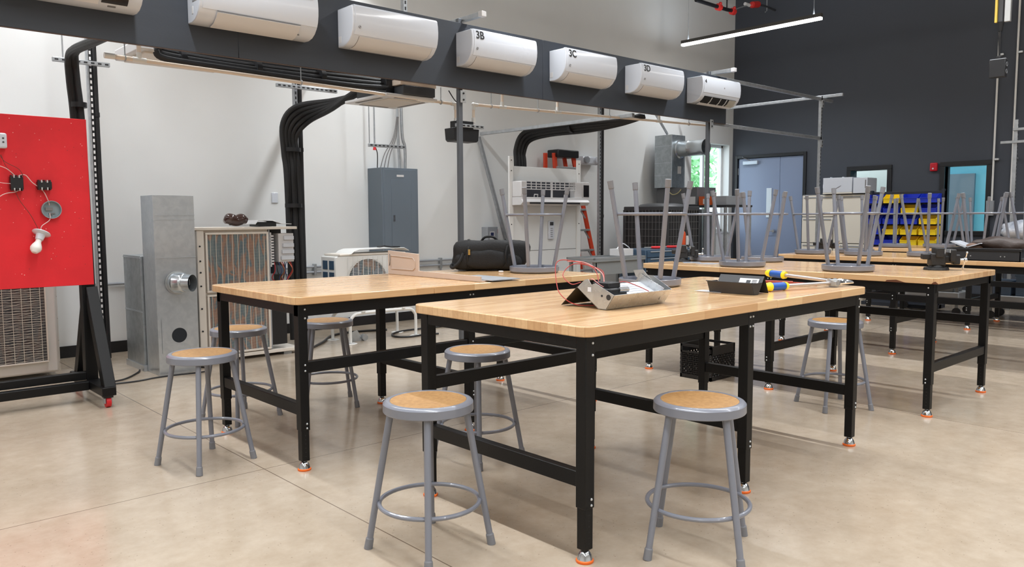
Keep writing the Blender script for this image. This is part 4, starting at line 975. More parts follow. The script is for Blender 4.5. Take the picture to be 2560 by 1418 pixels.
MB().tube([(5.9, 7.35, .01), (5.4, 7.40, .01), (5.1, 7.40, .01), (4.86, 7.28, .01), (4.78, 7.08, .01), (4.9, 6.98, .01), (5.12, 7.0, .01), (5.25, 6.95, .01)], .010, 8, smooth=6).build('hose_run', M_BLK, t)
MB().tube([(3.7, 7.0, .012), (4.0, 7.28, .012), (4.3, 7.62, .012), (4.6, 7.72, .012), (5.0, 7.6, .012)], .012, 8, smooth=6).build('hose_run', M_BLK, t)
t = T('small_bracket', 'small galvanized bracket piece on the floor under the white stand', 'bracket', (4.35, 7.2, 0))
MB().prism([(4.22, .0), (4.42, .0), (4.40, .03), (4.34, .12), (4.28, .10)], 7.16, 7.165, 'y').build('plate', M_GALV, t); MB().cyl((4.42, 7.13, .035), (4.42, 7.18, .035), .033, seg=16).build('roller', M_STRUT, t)

# ------------------------------------------------------------------ on the left workbench
t = T('cover_panel', 'beige L-shaped metal cover panel standing on edge on the left workbench', 'panel', (3.1, 4.2, TZ))
M_BEI = mat('beige_enamel', (192, 176, 164), .4)
th = .012
MB().prism([(4.66, TZ), (4.66, TZ+.165), (4.30, TZ+.150), (4.30, TZ+.038), (3.66, TZ+.034), (3.66, TZ)], 3.085, 3.085+th, 'x').build('edge_plate', M_BEI, t, bevel=.002)
b = MB(); b.tube([(3.083, 4.62, TZ+.13), (3.083, 4.36, TZ+.122), (3.083, 4.335, TZ+.10), (3.083, 4.335, TZ+.055), (3.083, 4.36, TZ+.04), (3.083, 4.62, TZ+.04)], .003, 6, closed=True); b.build('pressed_outline', M_BEI, t)
MB().tube([(3.082, 4.635, TZ+.14), (3.078, 4.625, TZ+.10), (3.082, 4.64, TZ+.06)], .0025, 6, smooth=4).build('wire_clip', M_SEAM, t)
MB().box(3.097, 3.66, TZ, 3.25, 4.64, TZ+.006).build('flat_flange', M_BEI, t, bevel=.001)
o = MB().box(3.13, 3.60, TZ+.007, 3.36, 4.0, TZ+.012, None).build('sheet_metal_offcut', mat('pale_grey_sheet', (176, 180, 186), .35, .3)); tag(o, 'flat grey metal sheet lying at the end of the beige cover panel', 'sheet')
t = T('black_bag', 'soft black tool bag with pockets and a strap on the left workbench', 'bag', (3.83, 4.44, TZ), rotz=R(-35))
M_CL = mat('black_nylon', (11, 11, 13), .7, bump=.3, bscale=120)
def blob(name, c, s, m_, par, e=3.2, nz=.012, fz=7, seg=28, world=False, rot=None):
    b = MB(); v = bmesh.ops.create_uvsphere(b.bm, u_segments=seg, v_segments=seg//2, radius=1)['verts']
    for q in v:
        p = q.co.copy(); L = (abs(p.x)**e+abs(p.y)**e+abs(p.z)**e)**(1/e); p = p/L
        w_ = Vector((p.x*s[0], p.y*s[1], p.z*s[2])); n_ = noise.noise(w_*fz+Vector((c[0]*3, 1, 2)))*nz; w_ = w_*(1+n_/max(s))
        q.co = w_
    if rot is not None: bmesh.ops.transform(b.bm, matrix=rot, verts=b.bm.verts)
    bmesh.ops.translate(b.bm, vec=c, verts=b.bm.verts)
    return b.build(name, m_, par, world=world, ang=60)
bd = blob('body', (.01, 0, .112), (.275, .105, .112), M_CL, t, 5, .025, 8, 44)
blob('front_pocket', (-.03, -.095, .085), (.15, .03, .07), M_CL, t, 3, .02, 12)
blob('side_pocket', (-.20, -.085, .07), (.06, .03, .06), M_CL, t, 2.6, .02, 12); blob('side_pocket', (.17, -.09, .07), (.06, .025, .06), M_CL, t, 2.6, .02, 12)
for x in (-.16, .12):
    MB().tube([(x, -.09, .03), (x-.01, -.115, .12), (x+.01, -.08, .20), (x+.01, 0, .222), (x, .09, .19)], .011, 6, smooth=5).build('strap', M_CL, t, world=False)
MB().tube([(-.06, 0, .21), (-.03, -.02, .245), (.03, -.02, .245), (.07, 0, .21)], .009, 8, smooth=5).build('handle', M_CL, t, world=False)
MB().box(-.165, -.128, .12, -.15, -.118, .16).build('buckle', mat('brass', (190, 156, 90), .3, .8), t, world=False, bevel=.002)
MB().tube([(-.20, -.10, .13), (-.23, -.12, .07), (-.27, -.11, .03), (-.285, -.08, .035), (-.27, -.06, .05), (-.25, -.08, .04)], .013, 8, smooth=5).build('shoulder_strap', M_CL, t, world=False)
o = MB().box(3.70, 4.16, TZ, 3.725, 4.19, TZ+.014).build('wire_nut', M_FLAP, bevel=.004); tag(o, 'tiny white piece in front of the black bag', 'small part')

# ------------------------------------------------------------------ on the nearest workbench
t = T('metal_fixture', 'opened galvanized metal fixture with red wires on the nearest workbench', 'fixture', (2.72, 2.25, TZ))
M_FX = galv_material('fixture_metal', (188, 190, 192), (202, 205, 207), .26, 20)
M_FXI = mat('fixture_olive_inside', (64, 60, 50), .5)
X0, X1 = 2.53, 2.93; dz = .006
P_ = [(2.345, .983+dz), (2.30, 1.020+dz), (2.281, 1.024+dz), (2.262, 1.000+dz), (2.240, 1.008+dz), (2.133, .962+dz), (2.179, .900+dz-.002), (2.222, .900+dz-.002)]
MB().prism(P_, X0, X0+.0022).build('end_plate', M_FX, t)
o = MB().prism([(2.345, .983+dz), (2.32, 1.02+dz), (2.24, 1.02+dz), (2.133, .962+dz), (2.179, .904), (2.222, .904)], X1, X1+.002).build('end_plate', M_FX, t)
MB().strip([(2.133, .962+dz), (2.179, .9045), (2.222, .9045), (2.345, .983+dz)], .0018, X0, X1).build('trough', M_FX, t)
MB().strip([(2.345, .985+dz), (2.44, .905)], .0018, X0, X1-.02).build('hinged_flap', M_FXI, t, label='dark olive inner flap')
MB().box(X0-.0012, 2.262, .975, X0-.0002, 2.282, .995).build('sticker', M_WHITEP, t); b = MB(); b.cyl((X0-.001, 2.165, .958), (X0+.001, 2.165, .958), .012, seg=20); b.cyl((X0-.001, 2.202, .962), (X0+.001, 2.202, .962), .005, seg=12); b.build('knockout', M_SLOT, t)
Mt = Matrix.Translation((2.79, 2.225, .962)) @ Matrix.Rotation(R(24), 4, 'X')
MB().box(-.105, -.048, .0, .085, .06, .014, Mt).build('reflector_insert', M_WHITEP, t, bevel=.002)
b = MB()
for i in range(5): b.box(-.08, -.035+.018*i, .014, .02+.01*(i % 3), -.032+.018*i, .0146, Mt)
b.build('printed_lines', M_STEELG, t)
MB().box(.083, -.075, -.01, .086, .07, .05, Mt).build('divider', M_FX, t); MB().prism([(2.16, .965), (2.30, 1.02), (2.315, 1.05), (2.26, 1.055)], 2.88, 2.882).build('bent_tab', M_FX, t)
MB().box(2.55, 2.17, .94, 2.66, 2.27, .992).build('ballast', M_BLK, t, bevel=.006); MB().box(2.57, 2.2, .99, 2.65, 2.29, 1.015).build('terminal_block', M_BLK, t, bevel=.004); MB().cyl((2.60, 2.17, .985), (2.655, 2.165, .985), .012, seg=12).build('capacitor', M_CHROME, t)
M_RW = mat('red_insulated_wire', (170, 58, 54), .4); M_PW = mat('pink_wire', (214, 140, 136), .45)
for p, mm in (([(2.6, 2.28, 1.01), (2.62, 2.33, 1.07), (2.60, 2.45, 1.10), (2.56, 2.50, 1.09), (2.52, 2.46, 1.0), (2.51, 2.42, .95), (2.54, 2.36, .912), (2.62, 2.28, .909), (2.7, 2.24, .909)], M_RW), ([(2.62, 2.27, 1.01), (2.66, 2.32, 1.06), (2.62, 2.44, 1.085), (2.56, 2.46, 1.04), (2.55, 2.40, 1.0), (2.56, 2.35, 1.01)], M_RW),
    ([(2.60, 2.25, 1.0), (2.64, 2.30, 1.05), (2.66, 2.42, 1.09), (2.60, 2.47, 1.095)], M_PW), ([(2.64, 2.23, 1.0), (2.72, 2.24, 1.01), (2.79, 2.21, .985), (2.81, 2.17, .965)], M_RW), ([(2.56, 2.30, 1.02), (2.545, 2.27, 1.03), (2.56, 2.24, 1.005), (2.58, 2.22, .99)], M_PW)):
    MB().tube(p, .0021, 7, smooth=7).build('wire', mm, t)
o = MB().tube([(2.78, 2.52, .907), (2.84, 2.50, .93), (2.86, 2.48, .965), (2.85, 2.47, .985)], [.004, .005, .006, .004], 8, smooth=6).build('metal_hook', M_STRUT); tag(o, 'thin curved metal strip rising beside the upturned stool and metal fixture', 'hook')
t = T('black_bracket_box', 'black folded metal box with a white sticker on the nearest workbench', 'box', (3.62, 2.2, TZ))
MB().strip([(3.505, .962), (3.53, .9045), (3.57, .9045), (3.628, .992), (3.672, .9045)], -.0022, 2.075, 2.33, 'y').build('folded_sheet', mat('charcoal_sheet', (46, 47, 50), .4), t, bevel=.0006)
for y in (2.073, 2.33): MB().prism([(3.505, .962), (3.53, .9045), (3.57, .9045), (3.604, .956), (3.60, .962)], y, y+.002, 'y').build('end_plate', MATS['charcoal_sheet'], t)
MB().box(3.50, 2.07, .961, 3.512, 2.335, .965).build('rim', MATS['charcoal_sheet'], t)
a_ = math.atan2(.0875, .058); Mt = Matrix.Translation((3.6045, 2.15, .9595)) @ Matrix.Rotation(-a_, 4, 'Y')
o = MB().box(-.022, -.055, .0006, .022, .055, .0012, Mt).build('sticker', M_FLAP, t)
b = MB(); b.box(-.012, -.01, .0012, .012, .014, .0014, Mt)
for i in range(4): b.box(-.014+.008*i, -.045, .0012, -.010+.008*i, -.018, .0014, Mt)
b.build('sticker_print', M_CHAR, o)
MB().box(3.52, 2.26, .9035, 3.60, 2.42, .9042).build('paper_slip', M_FLAP, t)
# bolt cutters
M_YEL = mat('yellow_plastic', (244, 224, 20), .4); M_BLU = mat('blue_grip', (18, 82, 170), .45); M_TUBE2 = mat('aluminium_tube', (190, 182, 178), .3, .6)
t = T('long_handled_cutter', 'silver cutter with blue and yellow grips at the end of the nearest workbench', 'cutter', (4.2, 2.1, TZ))
def arm(a, c, r_=.021):
    a = Vector(a); c = Vector(c); L = lambda q: a.lerp(c, q)
    MB().cyl(L(.30), c, .011, .009, 12).build('arm', M_TUBE2, t)
    o = MB().cyl(L(.055), L(.29), r_, r_, 20).build('grip', M_BLU, t, label='blue rubber grip')
    b = MB(); b.cyl(L(0), L(.07), r_*.9, r_*1.18, 20); b.ball(L(0.005), r_*.85, 14); b.build('grip_end', M_YEL, o); MB().cyl(L(.27), L(.31), r_*1.12, r_*.95, 20).build('grip_end', M_YEL, o)
arm((3.735, 2.13, .927), (4.235, 2.02, .925)); arm((4.38, 2.485, .950), (4.265, 2.04, .935))
b = MB(); b.cyl((4.25, 2.01, .907), (4.25, 2.01, .945), .026, seg=16); b.box(4.225, 1.985, .912, 4.29, 2.045, .938); b.build('pivot', M_STRUT, t, bevel=.003)
for dx in (0, .035): MB().cyl((4.235+dx, 2.03-dx*.5, .936), (4.235+dx, 2.03-dx*.5, .950), .010, seg=6).build('bolt', M_BOLT, t)
MB().tube([(4.27, 2.02, .925), (4.32, 2.03, .93), (4.37, 2.0, .93), (4.385, 1.965, .925)], [.014, .013, .011, .006], 8, smooth=5).build('jaw', M_CHROME, t); MB().tube([(4.27, 1.99, .925), (4.32, 1.975, .925), (4.36, 1.95, .925)], [.012, .010, .005], 8, smooth=5).build('jaw', M_CHROME, t)
t = T('red_brown_tool', 'long red-brown handled tool lying between the cutter arms', 'tool', (4.0, 2.15, TZ))
MB().beam((4.03, 2.335, .925), (4.12, 2.18, .922), .022, .022).build('handle', mat('red_brown_plastic', (158, 66, 48), .45), t, bevel=.004)
MB().beam((4.12, 2.18, .922), (4.18, 2.07, .915), .016, .014).build('shank', mat('red_brown_plastic', (158, 66, 48), .45), t, bevel=.002)

# ------------------------------------------------------------------ vises
def vise(x, y, deg, s, label):
    t = T('bench_vise', label, 'vise', (x, y, TZ), 'bench vises', R(deg))
    M_V = mat('black_cast_iron', (26, 26, 28), .45, bump=.2, bscale=90); S = lambda *a: [q*s for q in a]
    k = lambda n, m_, f, **kw: f(MB()).build(n, m_, t, world=False, **kw)
    k('base', M_V, lambda b: b.cyl(S(0, 0, 0), S(0, 0, .018), .085*s, .080*s, 24).cyl(S(0, 0, .018), S(0, 0, .05), .055*s, .045*s, 24), bevel=.002)
    k('body', M_V, lambda b: b.box(*S(-.05, -.05, .03, .05, .05, .12)).box(*S(-.04, -.03, .05, .13, .03, .10)), bevel=.008)
    k('fixed_jaw', M_V, lambda b: b.box(*S(-.02, -.062, .09, .035, .062, .16)), bevel=.006)
    k('sliding_jaw', M_V, lambda b: b.box(*S(.075, -.062, .06, .115, .062, .15)).box(*S(.10, -.03, .04, .15, .03, .11)), bevel=.008)
    k('jaw_face', M_STRUT, lambda b: b.box(*S(.035, -.058, .125, .041, .058, .148)).box(*S(.069, -.058, .125, .075, .058, .148)))
    k('screw', M_CHROME, lambda b: b.cyl(S(.12, 0, .072), S(.19, 0, .072), .010*s, seg=12).ball(S(.19, 0, .072), .017*s, 12))
    k('screw_handle', M_CHROME, lambda b: b.cyl(S(.19, .05, .012), S(.19, -.025, .125), .005*s, seg=8).ball(S(.19, .05, .012), .009*s, 8).ball(S(.19, -.025, .125), .009*s, 8))
    k('anvil', M_V, lambda b: b.box(*S(-.10, -.03, .075, -.04, .03, .115)), bevel=.006)
    return t
vise(6.10, 2.13, -55, 1.0, 'black bench vise at the right end of the vise bench')
vise(5.72, 4.06, -50, .9, 'black bench vise at the far left end of the vise bench, by the white papers')
vise(8.28, 4.06, -60, .9, 'black bench vise at the left end of the tray bench, before the white cabinets')
for x, y, r_, l in ((5.62, 3.72, 12, 'white sheet of paper on the vise bench, the nearer of two'), (5.66, 3.92, 40, 'white sheet of paper on the vise bench, the one by the vise')):
    o = MB().box(-.105, -.075, 0, .105, .075, .0012, Matrix.Rotation(R(r_), 4, 'Z')).build('paper_sheet', M_WHITEP); o.location = (x, y, TZ); tag(o, l, 'paper', 'papers on the vise bench')

# ------------------------------------------------------------------ black tray with leather
t = T('black_tray', 'long black metal tray on the workbench, holding paper and brown leather', 'tray', (7.73, 2.27, TZ))
tx0, tx1, ty0, ty1 = 7.545, 7.91, 1.985, 2.54
b = MB(); b.box(tx0, ty0, TZ, tx1, ty1, TZ+.006); b.box(tx0, ty0, TZ, tx0+.006, ty1, TZ+.095); b.box(tx1-.006, ty0, TZ, tx1, ty1, TZ+.095); b.box(tx0, ty0, TZ, tx1, ty0+.006, TZ+.095); b.box(tx0, ty1-.006, TZ, tx1, ty1, TZ+.095); b.build('pan', MATS['charcoal_sheet'], t)
b = MB(); b.box(tx0-.012, ty0-.012, TZ+.085, tx0+.004, ty1+.012, TZ+.108); b.box(tx1-.004, ty0-.012, TZ+.085, tx1+.012, ty1+.012, TZ+.108); b.box(tx0, ty0-.012, TZ+.085, tx1, ty0+.004, TZ+.108); b.box(tx0, ty1-.004, TZ+.085, tx1, ty1+.012, TZ+.108); b.build('rim', M_BLK, t, bevel=.003)
b = MB()
for y in (2.10, 2.13, 2.36, 2.39): b.cyl((tx0-.003, y, TZ+.04), (tx0, y, TZ+.04), .005, seg=8)
b.build('rivet', M_BOLT, t)
o = blob('leather_apron', (7.72, 2.17, TZ+.135), (.13, .22, .065), mat('brown_leather', (52, 38, 31), .5, bump=.3, bscale=40), None, 2.2, .06, 11, 32); tag(o, 'dark brown leather apron heaped in the black tray', 'apron')
o = blob('leather_glove', (7.66, 2.36, TZ+.115), (.06, .07, .03), mat('worn_leather', (96, 70, 54), .6), None, 2.2, .03, 14, 24); tag(o, 'small brown leather glove between the apron and the white booklet', 'glove')
b = MB(); b.prism([(2.40, TZ+.118), (2.53, TZ+.165), (2.545, TZ+.16), (2.42, TZ+.108)], 7.58, 7.80, 'x'); b.prism([(2.40, TZ+.118), (2.30, TZ+.150), (2.295, TZ+.145), (2.40, TZ+.110)], 7.58, 7.80, 'x'); o = b.build('open_booklet', M_WHITEP); tag(o, 'open white booklet lying on the left end of the black tray', 'booklet')
o = MB().prism([(2.02, TZ), (1.86, TZ), (1.86, TZ+.035), (2.0, TZ+.03)], 7.56, 7.9, 'x').build('black_folder', M_CHAR, bevel=.003); tag(o, 'dark flat folder against the right side of the black tray', 'folder')

# ------------------------------------------------------------------ cart and tool chest behind the benches
M_CART = mat('grey_cart_plastic', (128, 131, 132), .5)
t = T('utility_cart', 'grey utility cart before the stepladder and white cabinet', 'cart', (7.2, 6.2, 0))
MB().box(6.74, 5.98, .77, 7.68, 6.42, .80).build('top_shelf', M_CART, t, bevel=.008)
b = MB(); b.box(6.74, 5.98, .8, 7.68, 6.0, .82); b.box(6.74, 6.40, .8, 7.68, 6.42, .82); b.box(6.74, 5.98, .8, 6.76, 6.42, .82); b.box(7.66, 5.98, .8, 7.68, 6.42, .82); b.build('shelf_lip', M_CART, t)
b = MB(); b.box(6.78, 6.0, .62, 7.64, 6.02, .77); b.build('apron_panel', M_CART, t, bevel=.004)
for z in (.42, .2): MB().box(6.78, 6.0, z, 7.64, 6.4, z+.02).build('shelf', M_CART, t, bevel=.004)
for x in (6.77, 7.62):
    for y in (6.0, 6.37): MB().box(x, y, .08, x+.035, y+.035, .77).build('leg', M_CART, t, bevel=.003)
for x in (6.79, 7.64):
    for y in (6.02, 6.39): MB().cyl((x-.012, y, .04), (x+.012, y, .04), .039, seg=16).box(x-.014, y-.014, .04, x+.014, y+.014, .085).build('caster', M_BLK, t)
o = MB().box(7.33, 6.08, .821, 7.56, 6.26, .905).build('white_carton', M_FLAP, bevel=.004); tag(o, 'small white box on the grey utility cart', 'box')
o = MB().tube([(7.36, 6.17, .906), (7.42, 6.17, .95), (7.48, 6.17, .965), (7.56, 6.17, .93), (7.60, 6.17, .90), (7.62, 6.17, .825)], .006, 6, smooth=5).build('white_cable', M_WHITEP); tag(o, 'stiff white cable arching over the small white box', 'cable')
t = T('tool_chest', 'blue-grey rolling tool chest with drawers behind the vise bench', 'tool chest', (8.1, 6.25, 0))
M_TC = mat('slate_blue_enamel', (62, 84, 106), .35)
MB().box(7.72, 6.02, .10, 8.72, 6.46, .885).build('body', M_TC, t, bevel=.006)
for i, (z0, z1) in enumerate(((.79, .87), (.68, .78), (.55, .67), (.38, .54), (.13, .37))):
    o = MB().box(7.75, 6.006, z0, 8.69, 6.021, z1).build('drawer', M_TC, t, bevel=.003)
    MB().box(7.80, 5.997, z1-.018, 8.64, 6.007, z1-.006).build('handle', M_STEELG, o, bevel=.002)
for x in (7.8, 8.64):
    for y in (6.08, 6.4): MB().cyl((x-.015, y, .05), (x+.015, y, .05), .05, seg=16).build('caster', M_BLK, t)
t = T('gas_cylinder', 'slim orange gas cylinder with a white tag at the right end of the tool chest', 'cylinder', (8.63, 6.1, .886))
MB().lathe([(0, .886), (.034, .886), (.036, .90), (.036, 1.06), (.028, 1.09), (.012, 1.10), (.012, 1.14), (0, 1.14)], Matrix.Translation((8.63, 6.12, 0)), 20).build('cylinder_body', mat('signal_orange', (214, 84, 44), .4), t)
MB().cyl((8.63, 6.12, 1.12), (8.63, 6.12, 1.17), .016, seg=12).box(8.59, 6.11, 1.15, 8.63, 6.13, 1.165).build('valve', M_CHROME, t); MB().box(8.64, 6.075, .92, 8.70, 6.079, 1.04).build('white_tag', M_FLAP, t)
def pliers(x, y, deg, label):
    t = T('pliers', label, 'pliers', (x, y, .886), 'red handled pliers', R(deg))
    for s_ in (-1, 1): MB().tube([(0, 0, .018), (.05, s_*.03, .018), (.16, s_*.032, .02)], [.011, .016, .013], 10, smooth=4).build('grip', mat('red_grip', (222, 34, 42), .35), t, world=False)
    MB().prism([(0, -.014), (-.09, -.004), (-.09, .004), (0, .014)], .012, .026, 'z').build('jaws', M_STRUT, t, world=False)
pliers(7.98, 6.14, -25, 'red handled pliers on the tool chest, left pair'); pliers(8.30, 6.14, -30, 'red handled pliers on the tool chest, right pair')

# ------------------------------------------------------------------ dark condenser, stand with ducts
t = T('dark_condenser', 'charcoal cube-shaped condenser with a wire guard near the window', 'outdoor unit', (9.8, 7.3, 0))
M_DC = mat('charcoal_enamel', (64, 65, 68), .45); ax0, ax1, ay0, ay1, at_ = 9.38, 10.18, 6.92, 7.74, 1.44
MB().box(ax0+.02, ay0+.02, .4, ax1-.02, ay1-.02, at_-.02).build('coil', mat('charcoal_coil', (50, 50, 52), .6), t)
MB().box(ax0, ay0, .36, ax1, ay1, .42).build('base_pan', M_DC, t, bevel=.006)
MB().box(ax0, ay0, at_-.07, ax1, ay1, at_).build('top_rim', M_DC, t, bevel=.012)
MB().lathe([(0, .05), (.2, .048), (.32, .03), (.36, .0)], Matrix.Translation(((ax0+ax1)/2, (ay0+ay1)/2, at_))).build('top_cap', M_DC, t)
b = MB()
for i in range(9): z = .47+.105*i; b.box(ax0-.002, ay0, z, ax0+.004, ay1, z+.005); b.box(ax0, ay0-.002, z, ax1, ay0+.004, z+.005)
for i in range(13): y = ay0+.063*i+.02; b.box(ax0-.003, y, .42, ax0+.003, y+.004, at_-.05)
for i in range(13): x = ax0+.063*i+.02; b.box(x, ay0-.003, .42, x+.004, ay0+.003, at_-.05)
MB().box(ax0-.004, ay0-.004, .42, ax0+.03, ay0+.03, at_-.05).build('corner_post', M_DC, t); MB().box(ax0-.004, ay1-.03, .42, ax0+.03, ay1+.004, at_-.05).build('corner_post', M_DC, t); MB().box(ax1-.03, ay0-.004, .42, ax1+.004, ay0+.03, at_-.05).build('corner_post', M_DC, t)
b.build('wire_guard', mat('grey_guard', (112, 112, 112), .5), t, smooth=False)
for x in (ax0+.01, ax1-.04):
    for y in (ay0+.01, ay1-.04): MB().box(x, y, 0, x+.03, y+.03, .36).build('leg', M_DC, t)
t = T('steel_stand', 'tall dark steel stand by the window, holding the grey box and ducts', 'stand', (10.9, 7.3, 0))
MB().box(10.55, 6.70, 1.43, 11.30, 8.05, 1.462).build('top', mat('black_top', (30, 31, 34), .5), t, bevel=.003)
for x in (10.56, 11.25):
    for y in (6.71, 7.35, 8.0): MB().box(x, y, 0, x+.04, y+.04, 1.43).build('leg', M_STRUT, t, bevel=.002)
t = T('flat_ducts', 'flat galvanized duct sections standing upright against the steel stand', 'duct', (10.9, 7.1, 0))
for i, (y, w_, h) in enumerate(((6.86, .16, 1.36), (7.06, .20, 1.40), (7.42, .16, 1.38), (7.62, .26, 1.34))):
    o = MB().box(10.42+.03*(i % 2), y, 0, 10.54, y+w_, h).build('duct_section', [M_GALV, M_GALVD][i % 2], t, bevel=.003)
    MB().beam((10.418+.03*(i % 2), y+.02, .1), (10.418+.03*(i % 2), y+w_-.02, h-.1), .004, .008).build('crossbreak', M_GALV, o)
t = T('plenum_duct', 'upright square duct with a large round pipe, high beside the window', 'duct', (10.72, 7.85, 1.76))
MB().box(10.54, 7.71, 1.752, 10.90, 8.05, 2.60).build('body', M_GALVD, t, bevel=.003)
b = MB()
for z in (1.95, 2.15, 2.42): b.box(10.536, 7.71, z, 10.541, 8.05, z+.006)
b.box(10.536, 7.705, 1.76, 10.546, 7.715, 2.60); b.build('seam', M_GALV, t)
PX, PZ = 10.74, 2.375
b = MB(); Mx = Matrix.Translation((PX, 7.71, PZ)) @ Matrix.Rotation(PI/2, 4, 'X')
b.lathe([(.15, 0), (.15, .02), (.127, .03), (.124, .2), (.13, .21), (.124, .22), (.124, .46), (.13, .47), (.13, .51), (.124, .51), (.119, .46), (.119, .03), (.1, 0)], Mx); b.build('round_pipe', MATS['bright_galvanized'], t)
MB().lathe([(0, .30), (.118, .30), (.118, .302), (0, .302)], Mx).build('pipe_shade_disc', MATS['duct_inner_shade'], t)  # dark disc colours in the shade down the open pipe
MB().box(10.70, 7.705, 1.98, 10.79, 7.711, 2.10).build('specification_label', M_FLAP, t)
t = T('grey_air_handler', 'flat grey metal box with a white tag on the steel stand', 'box', (10.9, 7.6, 1.47))
MB().box(10.60, 7.26, 1.464, 11.12, 8.05, 1.75).build('body', mat('mid_grey_enamel', (98, 99, 102), .5), t, bevel=.004)
MB().box(10.597, 7.29, 1.48, 10.60, 7.42, 1.60).build('tag', M_FLAP, t); MB().tube([(10.58, 7.8, 1.70), (10.56, 7.7, 1.64), (10.56, 7.6, 1.66), (10.58, 7.55, 1.72)], .008, 6, smooth=5).build('yellow_cord', mat('straw_cord', (196, 186, 140), .6), t)
t = T('orange_bin', 'orange plastic bin beside the grey box on the steel stand', 'bin', (10.75, 7.12, 1.463))
b = MB(); b.box(10.62, 7.0, 1.464, 10.88, 7.24, 1.47); b.box(10.62, 7.0, 1.464, 10.625, 7.24, 1.60); b.box(10.875, 7.0, 1.464, 10.88, 7.24, 1.60); b.box(10.62, 7.0, 1.464, 10.88, 7.005, 1.60); b.box(10.62, 7.235, 1.464, 10.88, 7.24, 1.60); b.build('shell', mat('orange_plastic', (206, 92, 36), .45), t)
MB().box(10.616, 7.09, 1.48, 10.6195, 7.16, 1.56).build('bottle_picture', M_FLAP, t)
o = MB().box(10.6, 6.73, 1.463, 11.1, 6.95, 1.60).build('grey_carton', M_STEELG, bevel=.003); tag(o, 'pale grey box at the near end of the steel stand', 'box')

# ------------------------------------------------------------------ white cabinets, units on them, bin rack
M_CC = mat('cream_cabinet', (226, 220, 208), .45)
for i, (y0, y1) in enumerate(((5.98, 6.52), (5.46, 5.975))):
    t = T('drawer_cabinet', ['cream drawer cabinet against the dark wall, next to the double door', 'cream cabinet with a dark grey side, right of the other cream cabinet'][i], 'cabinet', (12.8, (y0+y1)/2, 0), 'cream cabinets')
    MB().box(12.58, y0, 0, 13.05, y1, 1.64).build('body', mat('dark_grey_cabinet', (98, 98, 100), .5), t, bevel=.003)
    zs = (.02, .42, .84, 1.27, 1.63) if i == 0 else (.02, .84, 1.63)
    for a, c in zip(zs, zs[1:]):
        o = MB().box(12.556, y0+.006, a+.006, 12.58, y1-.006, c-.006).build('drawer_front' if i == 0 else 'door', M_CC, t, bevel=.004)
        MB().box(12.548, y0+.03, c-.05, 12.557, y1-.03, c-.035).build('handle', M_STEELG, o)
t = T('white_unit', 'white boxed unit on top of the cream cabinets, the wider one', 'unit', (12.7, 5.9, 1.64)); MB().box(12.50, 5.66, 1.662, 12.85, 6.14, 1.90).build('casing', M_WHITEP, t, bevel=.006)
b = MB(); b.box(12.6, 6.14, 1.74, 12.7, 6.19, 1.80); b.box(12.6, 6.05, 1.90, 12.64, 6.07, 1.915); b.box(12.6, 5.85, 1.90, 12.64, 5.87, 1.915); b.build('fitting', M_WHITEP, t); MB().box(12.50, 5.66, 1.642, 12.85, 6.14, 1.662).build('base_pan', M_CC, t)
MB().beam((12.495, 5.97, 1.70), (12.495, 5.84, 1.77), .002, .006).build('pencil_scribble', M_SEAM, t)
t = T('white_unit', 'white unit with a printed side at the right end of the cream cabinets', 'unit', (12.7, 5.5, 1.64)); MB().box(12.50, 5.42, 1.642, 12.85, 5.645, 1.885).build('casing', M_WHITEP, t, bevel=.006); MB().box(12.497, 5.44, 1.72, 12.50, 5.455, 1.85).build('side_print', M_SEAM, t)
t = T('bin_rack', 'dark louvred rack holding blue and yellow storage bins', 'rack', (11.7, 4.5, 0))
MB().box(11.72, 4.02, .25, 11.76, 5.02, 1.63).build('back_panel', mat('rack_dark', (38, 42, 52), .5), t, bevel=.003)
for y in (4.02, 4.99): MB().box(11.68, y, .0, 11.76, y+.03, 1.65).build('upright', MATS['rack_dark'], t, bevel=.002)
MB().box(11.5, 4.02, 0, 11.9, 5.02, .05).build('base', MATS['rack_dark'], t)
BLUE = mat('blue_bin_plastic', (24, 52, 188), .4); YELL = mat('yellow_bin_plastic', (246, 212, 26), .4)
grid = ['BYBB', 'BBYB', 'BBBY', 'BYYY', 'BBYY']
binm = {}
def bin_(y, z, w_, kind, label):
    t = T('storage_bin', label, 'bin', (11.70, y, z), 'storage bins on the rack')
    m_ = BLUE if kind == 'B' else YELL
    b = MB(); h, d = .125, .19
    b.box(-d, -w_/2, 0, 0, w_/2, .004); b.box(-.004, -w_/2, 0, 0, w_/2, h)
    for s_ in (-1, 1): b.prism([(-d, 0), (0, 0), (0, h), (-.10, h), (-d-.01, .07)], s_*w_/2, s_*(w_/2-.004), 'y')
    b.box(-d-.003, -w_/2, 0, -d+.002, w_/2, .065)
    b.build('shell', m_, t, world=False); MB().box(-d-.012, -w_/2, .062, -d+.002, w_/2, .072).build('front_lip', m_, t, world=False)
ordc = ['leftmost', 'second', 'third', 'rightmost']; ordr = ['top row', 'second row', 'third row', 'fourth row', 'bottom visible row']
for r_, row in enumerate(grid):
    for c, kd in enumerate(row):
        bin_(4.89-.245*c, 1.465-.148*r_, .22, kd, '%s storage bin in the %s of the rack, %s' % ('blue' if kd == 'B' else 'yellow', ordr[r_], ordc[c]))

